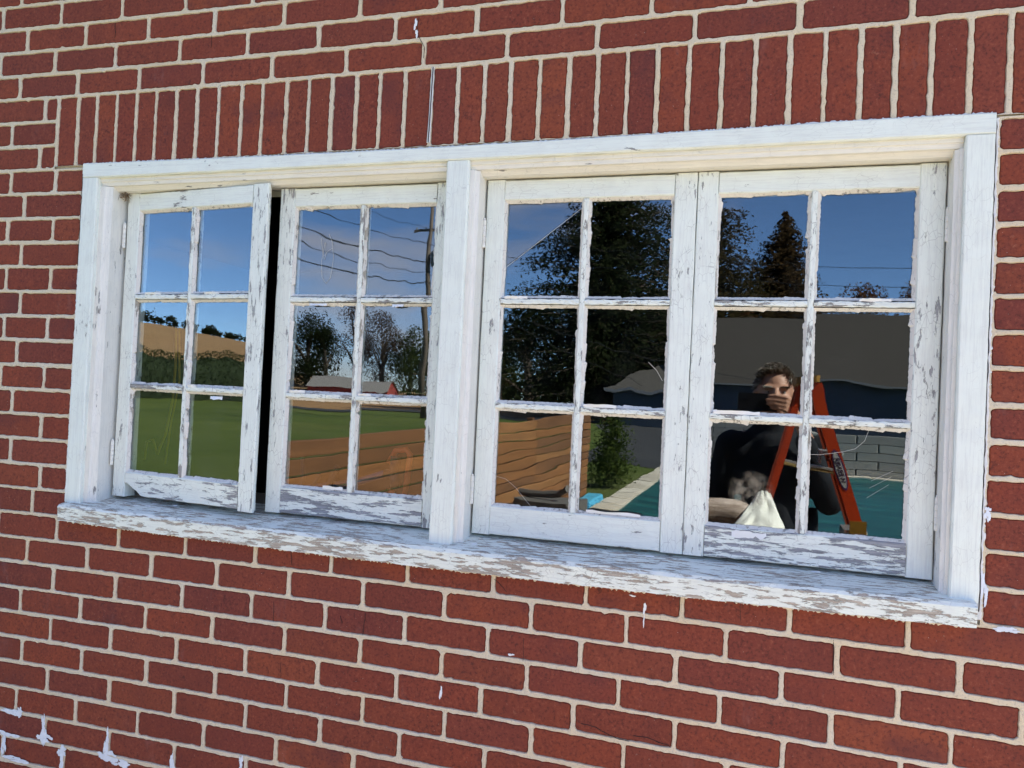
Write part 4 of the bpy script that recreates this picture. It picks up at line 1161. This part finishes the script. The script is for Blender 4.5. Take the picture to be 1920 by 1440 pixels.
# ---- barn far across the field
bn = tag(empty('barn', (-66.5, -121, 0), R(-8)), 'low red barn with pale grey roof across the far field', 'barn')
m = MB(); m.box(-12.5, 12.5, -4.5, 4.5, 0, 2.7); m.add([(12.5, -4.5, 2.7), (12.5, 4.5, 2.7), (12.5, 0, 5.6)], [(0, 1, 2)]); m.add([(-12.5, -4.5, 2.7), (-12.5, 4.5, 2.7), (-12.5, 0, 5.6)], [(0, 2, 1)]); m.build('wall', plain('barn red', (.30, .055, .045), .8), bn)
m = MB(); m.add([(-12.9, 5.0, 2.5), (12.9, 5.0, 2.5), (12.9, 0, 5.75), (-12.9, 0, 5.75), (-12.9, -5, 2.5), (12.9, -5, 2.5)], [(0, 1, 2, 3), (3, 2, 5, 4)]); m.build('roof', plain('pale tin roof', (.20, .18, .165), .7), bn)
m = MB(); m.box(9.2, 11.6, 4.51, 4.6, 0, 2.4); m.build('door', plain('barn door', (.16, .05, .045)), bn)

bn.scale = (.58, .58, .58)

# ---- utility poles and wires
POLE = mat_wood('pole wood', (.14, .105, .08), 'z', .15)
def pole(loc, label, h=12.8):
    p = tag(empty('utility_pole', loc), label, 'utility pole', 'utility poles')
    m_ = MB(); m_.tube([(0, 0, -.2), (.05, 0, 5), (-.06, 0, 9), (0, 0, h)], [.19, .17, .15, .12], 10); m_.build('shaft', POLE, p, True)
    m_ = MB(); m_.box(-1.2, 1.2, -.16, -.06, h - 1.6, h - 1.46); m_.build('crossarm', POLE, p)
    for x_ in (-1.05, -.4, .4, 1.05):
        m_ = MB(); m_.lathe([(0, 0), (.04, 0), (.06, .05), (.035, .09), (.05, .13), (0, .16)], (x_, -.11, h - 1.46), 8); m_.build('insulator', plain('grey insulator', (.25, .24, .23), .3), p)
    m_ = MB(); m_.lathe([(0, 0), (.26, 0), (.28, .1), (.28, .75), (.2, .85), (0, .86)], (.42, 0, h - 3.6), 12); m_.build('transformer', plain('transformer grey', (.16, .165, .17), .5), p)
    return p
pole((-18.3, -40.2, 0), 'weathered utility pole with many wires mirrored in the second sash')
pole((28.5, -45.5, 0), 'utility pole to the right beyond the mirrored house')
pole((-20.3, -25.0, 0), 'near utility pole to the left beyond the lawn')
WIRE = plain('black wire', (.012, .012, .013), .5)
def wire(a, b, sag, label, r_=.016, n=18):
    a, b = Vector(a), Vector(b); m_ = MB()
    m_.tube([a.lerp(b, i / n) - Vector((0, 0, sag * 4 * (i / n) * (1 - i / n))) for i in range(n + 1)], r_, 5)
    tag(m_.build('overhead_wire', WIRE, None), label, 'wire', 'overhead wires')
wire((-18.3, -40.1, 11.3), (28.5, -45.5, 11.3), 1.8, 'upper thin wire running right from the mirrored pole')
wire((-18.3, -40.1, 10.4), (28.5, -45.5, 10.4), 1.9, 'lower thin wire running right from the mirrored pole')
wire((-18.2, -40.1, 8.7), (-6.4, -48.2, 2.9), .5, 'wire dropping from the pole to the garage eave', .02)
wire((-18.2, -40.1, 8.2), (2.0, -49.5, 3.4), .8, 'long wire dropping from the pole to the main house', .02)
for i, (za, zb, rr, nm) in enumerate(((11.3, 11.2, .012, 'topmost'), (10.4, 10.3, .018, 'second'), (9.4, 9.2, .028, 'thick third'), (8.8, 8.5, .018, 'fourth'), (8.2, 7.8, .032, 'thick lowest'))):
    wire((-18.3, -40.0, za), (-20.3, -25.0, zb), .25 + .06 * i, nm + ' of the wires coming forward from the mirrored pole', rr)

# ------------------------------------------------------------------ stepladder beside the photographer
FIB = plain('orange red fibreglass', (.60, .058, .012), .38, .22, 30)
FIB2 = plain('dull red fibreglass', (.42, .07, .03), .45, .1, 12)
ALU = plain('aluminium', (.62, .61, .58), .35, .08, 20, metal=.8)
YEL = plain('yellow moulded cap', (.30, .15, .018), .5, .25, 20)
ladder = tag(empty('stepladder', (0, -1.32, 0)), 'orange red fibreglass stepladder mirrored in the right sash', 'ladder')
FX = lambda z: .238 + .318 * (1.698 - z)
RX = lambda z: .196 - .235 * (1.696 - z)
def rail(name, fx, y, w, d, mat, z0=0.0, z1=1.70):
    m_ = MB()
    m_.sweep((fx(z0), y, z0), (fx(z1), y, z1), X, Y, [(-w / 2, 0), (w / 2, 0), (w / 2, -d), (w / 2 - .006, -d), (w / 2 - .006, -.006), (-w / 2 + .006, -.006), (-w / 2 + .006, -d), (-w / 2, -d)], 2)
    return m_.build(name, mat, ladder)
rail('front_rail', FX, 0.0, .044, .026, FIB)
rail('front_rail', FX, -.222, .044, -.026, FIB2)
rail('rear_rail', RX, -.010, .026, .020, FIB)
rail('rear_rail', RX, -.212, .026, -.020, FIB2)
for i in range(5):
    z = .29 + .29 * i
    m = MB(); m.box(FX(z) - .045, FX(z) + .035, -.190, -.032, z - .012, z, 0, .004); m.box(FX(z) - .045, FX(z) - .041, -.190, -.032, z - .05, z - .0125); m.build('step', ALU, ladder)
for z in (.5, 1.05):
    m = MB(); m.tube([(RX(z), -.04, z), (RX(z), -.19, z)], .011, 8); m.build('rear_brace', ALU, ladder)
m = MB(); m.tube([(RX(1.40), -.02, 1.395), (FX(1.37), -.036, 1.37)], .006, 6); m.build('spreader', plain('brass coloured spreader', (.45, .32, .12), .4, metal=.6), ladder)
m = MB(); m.tube([(RX(1.40), -.202, 1.395), (FX(1.37), -.188, 1.37)], .006, 6); m.build('spreader', ALU, ladder)
m = MB(); m.box(.176, .252, -.24, .022, 1.702, 1.730, 0, .012); m.build('top_cap', YEL, ladder)
for fx, y in ((FX, .004), (FX, -.226), (RX, .0), (RX, -.222)):
    m = MB(); m.box(fx(.02) - .05, fx(.02) + .05, y - .034 if y > -.1 else y - .004, y + .004 if y > -.1 else y + .034, 0.002, .05, 0, .006); m.build('foot', plain('black rubber', (.03, .03, .03), .8), ladder)
m = MB(); m.box(FX(1.17) - .029, FX(1.17) + .029, -.001, .004, 1.145, 1.20); m.build('bracket', YEL, ladder)
# maker's label on the front rail
zc = 1.385
m = MB(); nn = 24; tl = -.305
vs_ = [(FX(zc) + .018 * math.cos(a) + .075 * math.sin(a) * tl, .0012, zc + .075 * math.sin(a)) for a in [2 * math.pi * i / nn for i in range(nn)]]
m.add(vs_, [tuple(reversed(range(nn)))]); lb = m.build('label', plain('violet label', (.10, .05, .16), .4), ladder)
m = MB(); vs_ = [(FX(zc) + .0135 * math.cos(a) + .066 * math.sin(a) * tl, .0018, zc + .066 * math.sin(a)) for a in [2 * math.pi * i / nn for i in range(nn)]]
m.add(vs_, [tuple(reversed(range(nn)))]); m.build('label_field', plain('pale label field', (.55, .53, .50), .4), lb)
fc = bpy.data.curves.new('label_lettering', 'FONT'); fc.body = 'WERNER'; fc.size = .024; fc.align_x = 'CENTER'; fc.align_y = 'CENTER'; fc.extrude = .0003
fc.materials.append(plain('dark lettering', (.05, .02, .07), .4))
fo = bpy.data.objects.new('lettering_source', fc)
COL.objects.link(fo); bpy.context.view_layer.update()
me = bpy.data.meshes.new_from_object(fo.evaluated_get(bpy.context.evaluated_depsgraph_get()))
bpy.data.objects.remove(fo)
fo = bpy.data.objects.new('label_lettering', me); COL.objects.link(fo); fo.parent = lb
fo.matrix_local = Matrix.Translation((FX(zc), .0024, zc)) @ Matrix(((-.292, .956, 0), (0, 0, 1), (.956, .292, 0))).to_4x4()

# ------------------------------------------------------------------ sawhorse, log and added white cloth in front of the window
sw = tag(empty('sawhorse', (-.08, -1.09, 0)), 'small wooden sawhorse standing on the patio below the window', 'sawhorse')
sw_m = mat_wood('pine lumber', (.42, .32, .20), 'z', .5)
m = MB(); m.box(-.26, .24, -.045, .045, 1.07, 1.155, 0, .005); m.build('beam', sw_m, sw)
for x_ in (-.2, .18):
    for s in (-1, 1):
        m = MB(); m.sweep((x_, s * .05, 1.09), (x_ + (.04 if x_ > 0 else -.04), s * .30, 0.001), X, Y, [(-.035, -.012), (.035, -.012), (.035, .012), (-.035, .012)], 2); m.build('leg', sw_m, sw)
m = MB(); pts = []
rl = random.Random(2)
pts = [(-.26 + .36 * i / 8, -1.09 + .004 * math.sin(i * 1.3), 1.235 - .045 * (i / 8) - .012 * math.sin(i)) for i in range(9)]
m.tube(pts, [.052, .055, .052, .054, .050, .052, .048, .050, .049], 14)
t = NT('peeled pale log'); v = t.coord((.08, 1, 1)); g_ = t.noise(v, 45, 5, .65, dist=.6)
c = t.mix(t.ramp(g_, [(.35, 0.0), (.62, 1.0)]), (.24, .15, .10), (.58, .46, .39)); t.bump(g_, .004)
tag(m.build('log', t.fin(c, .8), None, True), 'pale peeled log lying on the sawhorse', 'log')
m = MB(); nu, nv = 30, 30; vs_ = []  # white sheet added to stand for the sunlit part of the log
for i in range(nu + 1):
    for j in range(nv + 1):
        u, w = i / nu, j / nv                              # u across, w from the peak down the front
        top = (.066 + .045 * (u - .5), -1.115, 1.304 - .02 * abs(u - .5)); bot = (-.105 + .285 * u, -.925 + .012 * math.sin(9 * u), 1.135 - .015 * math.sin(7 * u + 1))
        f_ = .0035 * math.sin(9 * u + 2 * w) * w + .0015 * math.sin(21 * u - 5 * w) + .010 * noise.noise(Vector((u * 5, w * 5, 2)))
        q = w ** .85
        vs_.append((top[0] + (bot[0] - top[0]) * w, top[1] + (bot[1] - top[1]) * min(1, w * 1.5) + f_, top[2] + (bot[2] - top[2]) * q + f_ * .6))
m.add(vs_, [(i * (nv + 1) + j, i * (nv + 1) + j + 1, (i + 1) * (nv + 1) + j + 1, (i + 1) * (nv + 1) + j) for i in range(nu) for j in range(nv)])
o = tag(m.build('cloth', plain('white cloth', (.88, .85, .76), .9, .05, 30, bump=.003), None, True), 'white cloth added over the log as its sunlit patch, mirrored low in the right sash', 'cloth')
sol_ = o.modifiers.new('thickness', 'SOLIDIFY'); sol_.thickness = .003

# ------------------------------------------------------------------ the photographer
def blend(o, voxel, smooth=6):
    r_ = o.modifiers.new('one surface', 'REMESH'); r_.mode = 'VOXEL'; r_.voxel_size = voxel; r_.use_smooth_shade = True
    s_ = o.modifiers.new('soften', 'SMOOTH'); s_.factor = .5; s_.iterations = smooth
t = NT('skin'); v = t.coord(rand=False)
c = t.mix(t.noise(v, 18, 4), (.46, .225, .14), (.56, .30, .20)); SKIN = t.fin(c, .5, .4)
t = NT('black fleece jacket'); v = t.coord(rand=False); c = t.mix(t.noise(v, 14, 5), (.008, .009, .012), (.022, .023, .028)); t.bump(t.noise(v, 9, 4), .012); JACKET = t.fin(c, .9, .2)
t = NT('dark jeans'); v = t.coord(rand=False); c = t.mix(t.noise(v, 25, 4), (.012, .017, .035), (.03, .04, .07)); t.bump(t.noise(v, 12, 4), .01); JEANS = t.fin(c, .85, .2)
HX = .118
person = MB()
P_ = person
n_head = 0
# skull, jaw, face
P_.ball((HX, -1.822, 1.722), (.076, .096, .094), 3); P_.ball((HX, -1.785, 1.675), (.062, .070, .078), 3); P_.ball((HX, -1.762, 1.625), (.042, .046, .036), 2)
P_.limb((HX, -1.722, 1.712), (HX, -1.700, 1.672), .010, .016); P_.ball((HX - .013, -1.712, 1.668), .011); P_.ball((HX + .013, -1.712, 1.668), .011)
P_.limb((HX - .042, -1.735, 1.722), (HX + .042, -1.735, 1.722), .013, .013)                                   # brow
P_.limb((HX - .022, -1.722, 1.640), (HX + .022, -1.722, 1.640), .009, .009); P_.limb((HX - .02, -1.724, 1.630), (HX + .02, -1.724, 1.630), .009, .009)   # lips
P_.ball((HX - .04, -1.745, 1.675), (.022, .02, .022)); P_.ball((HX + .04, -1.745, 1.675), (.022, .02, .022))   # cheeks
for s in (-1, 1):                                                                                             # ears
    P_.limb((HX + s * .076, -1.815, 1.705), (HX + s * .087, -1.825, 1.690), .012, .013); P_.limb((HX + s * .087, -1.825, 1.690), (HX + s * .078, -1.812, 1.660), .012, .008)
person.v[n_head:] = [(x, y, z - .022) for x, y, z in person.v[n_head:]]
P_.limb((HX, -1.83, 1.64), (HX, -1.845, 1.50), .057, .064)
# trunk, arms and legs under the clothes
P_.limb((HX, -1.855, 1.42), (HX, -1.85, 1.08), .105, .095); P_.limb((HX - .14, -1.855, 1.43), (HX + .14, -1.855, 1.43), .062, .062); P_.limb((HX - .06, -1.85, .96), (HX + .06, -1.85, .96), .085, .085); P_.limb((HX, -1.85, 1.1), (HX, -1.85, .97), .09, .085)
RS, RE, RW = (.305, -1.848, 1.42), (.350, -1.800, 1.215), (.226, -1.692, 1.522)
LS, LE, LW = (-.070, -1.860, 1.42), (-.125, -1.865, 1.15), (-.105, -1.775, .925)
P_.limb(RS, RE, .052, .043); P_.limb(RE, RW, .041, .029); P_.limb(LS, LE, .052, .043); P_.limb(LE, LW, .041, .029)
for s in (-1, 1):
    P_.limb((HX + s * .09, -1.85, .93), (HX + s * .105, -1.835, .50), .082, .054); P_.limb((HX + s * .105, -1.835, .50), (HX + s * .115, -1.875, .09), .052, .034); P_.limb((HX + s * .115, -1.875, .05), (HX + s * .125, -1.75, .035), .036, .026)
# right hand closed on the phone: palm at its edge, four fingers across its back, thumb behind
P_.limb(RW, (.196, -1.676, 1.573), .029, .030); P_.limb((.205, -1.676, 1.560), (.178, -1.672, 1.610), .027, .024); P_.limb((.195, -1.668, 1.625), (.172, -1.664, 1.637), .018, .015)
for k, (z, L) in enumerate(((1.659, .070), (1.641, .080), (1.623, .076), (1.606, .060))):
    b0 = (.178 - .004 * k, -1.662, z - .012); b1 = (.158 - .002 * k, -1.640, z - .003); b2 = (.158 - L * .62, -1.6405, z + .004); b3 = (.158 - L, -1.6425, z + .003)
    P_.limb(b0, b1, .0100, .0092); P_.limb(b1, b2, .0090, .0082); P_.limb(b2, b3, .0081, .0068)
P_.limb((.196, -1.684, 1.585), (.160, -1.684, 1.599), .013, .011); P_.limb((.160, -1.684, 1.599), (.128, -1.677, 1.615), .0105, .0085)
# left hand hanging, relaxed
P_.limb(LW, (-.095, -1.755, .865), .029, .031); P_.limb((-.085, -1.750, .865), (-.105, -1.75, .84), .026, .024)
for k in range(4):
    x_ = -.128 + .018 * k; L = (.062, .075, .08, .07)[k]
    P_.limb((x_ + .01, -1.748, .835), (x_ + .008, -1.738, .835 - L * .5), .0098, .009); P_.limb((x_ + .008, -1.738, .835 - L * .5), (x_ + .006, -1.742, .835 - L), .0088, .007)
P_.limb((-.072, -1.745, .862), (-.062, -1.725, .815), .012, .009)
per = P_.build('person', [SKIN], None, True)
tag(per, 'man in black jacket holding up a phone before his face, mirrored in the right sash', 'person')
blend(per, .0052, 4)
# jacket
J = MB()
J.limb((HX, -1.86, 1.40), (HX, -1.855, 1.08), .135, .135); J.limb((HX - .145, -1.86, 1.405), (HX + .145, -1.86, 1.405), .088, .088); J.limb((HX - .07, -1.855, 1.30), (HX + .07, -1.855, 1.30), .125, .125)
J.limb((HX - .085, -1.853, 1.02), (HX + .085, -1.853, 1.02), .122, .122); J.limb((HX - .08, -1.853, .90), (HX + .08, -1.853, .90), .124, .124); J.limb((HX - .05, -1.86, 1.47), (HX + .05, -1.86, 1.47), .072, .072); J.limb((HX, -1.85, 1.49), (HX, -1.848, 1.53), .078, .074)
J.limb(RS, RE, .078, .064); J.limb(RE, (.236, -1.695, 1.463), .062, .045); J.limb(LS, LE, .078, .064); J.limb(LE, (-.108, -1.79, .965), .062, .046)
J.limb((HX - .17, -1.86, 1.15), (HX - .16, -1.855, .95), .03, .04); J.limb((HX + .17, -1.86, 1.15), (HX + .16, -1.855, .95), .03, .04)
jk = J.build('jacket', JACKET, per, True); blend(jk, .011, 5)
m = MB(); m.tube([(HX + .14, -1.722, 1.345), (HX + .16, -1.721, 1.35), (HX + .165, -1.722, 1.33), (HX + .15, -1.722, 1.32), (HX + .155, -1.722, 1.30), (HX + .165, -1.722, 1.31)], .0025, 5); m.build('chest_emblem', plain('white embroidery', (.7, .7, .7)), jk)
J = MB()
J.limb((HX - .075, -1.85, .93), (HX + .075, -1.85, .93), .108, .108)
for s in (-1, 1): J.limb((HX + s * .088, -1.85, .90), (HX + s * .105, -1.835, .50), .098, .072); J.limb((HX + s * .105, -1.835, .50), (HX + s * .115, -1.872, .10), .070, .058)
blend(J.build('trousers', JEANS, per, True), .012, 5)
for s in (-1, 1):
    J = MB(); J.limb((HX + s * .115, -1.885, .058), (HX + s * .125, -1.745, .045), .050, .043); J.limb((HX + s * .115, -1.89, .07), (HX + s * .115, -1.882, .12), .05, .05)
    J.limb((HX + s * .115, -1.90, .026), (HX + s * .126, -1.73, .026), .025, .025)
    blend(J.build('shoe', plain('dark shoe leather', (.03, .025, .02), .5), per, True), .008, 3)
for s in (-1, 1):
    m = MB(); m.ball((HX + s * .030, -1.7365, 1.680), .0098, 2); ey = m.build('eye', plain('eye white', (.30, .27, .25), .3), per, True)
    m = MB(); m.ball((HX + s * .0295, -1.7292, 1.680), .0046, 2); m.build('iris', plain('iris', (.05, .035, .025), .2), ey, True)
# short grey brown hair as many small tufts
rh = random.Random(4); m = MB()
for i in range(2300):
    a, b = rh.uniform(0, 6.283), rh.uniform(-.05, 1.0)
    d = Vector((math.cos(a) * math.sqrt(max(0, 1 - b * b)), math.sin(a) * math.sqrt(max(0, 1 - b * b)), b))
    if d.y > .62 and d.z < .62: continue                # keep the forehead and face clear
    if d.z < .18 and d.y > -.05 + .5 * d.z: continue
    p = Vector((HX + d.x * .0775, -1.822 + d.y * .0975, 1.702 + d.z * .0965))
    comb = Vector((-.25 + rh.gauss(0, .3), .75 if d.z > .3 else -.1, .25 - (0 if d.z > .4 else .8)))
    e_ = p + d * rh.uniform(.006, .014) + comb.normalized() * rh.uniform(.010, .026)
    m.tube([p - d * .004, (p + e_) / 2 + d * .005, e_], [.0026, .0022, .0006], 3)
t = NT('greying hair'); ge = t.node('ShaderNodeNewGeometry'); hair = t.fin(t.ramp(ge.outputs['Random Per Island'], [(0, (.08, .06, .045)), (.4, (.20, .15, .11)), (.75, (.38, .32, .26)), (1, (.58, .54, .48))]), .5, .4)
m.build('hair', hair, per)
m = MB()
for i in range(260):
    s = rh.choice((-1, 1)); p = Vector((HX + s * rh.uniform(.016, .050), -1.722 - .0 + rh.uniform(-.004, .002), 1.701 + rh.uniform(-.004, .004)))
    m.tube([p, p + Vector((s * .008, .004, .002))], [.0009, .0003], 3)
m.build('eyebrows', hair, per)
# the phone in his hand
ph = tag(empty('phone', (.042, -1.656, 1.632)), 'black phone held level in the mirrored man\'s hand', 'phone')
m = MB(); m.box(-.080, .080, -.004, .004, -.0375, .0375, 0, .0025); m.build('body', plain('black phone body', (.012, .012, .014), .25, .05, 30), ph)
m = MB(); m.box(-.0785, .0785, -.0046, -.0041, -.036, .036); m.build('screen', plain('phone screen glass', (.02, .022, .03), .08), ph)
for dz in (-.032, -.010, .012):
    m = MB(); m.lathe([(0, .0012), (.0048, .0012), (.0058, 0), (.0058, -.001)], (0, 0, 0), 14); o = m.build('lens', plain('lens glass', (.01, .01, .015), .05), ph); o.rotation_euler = (R(-90), 0, 0); o.location = (-.042, .0041, dz)
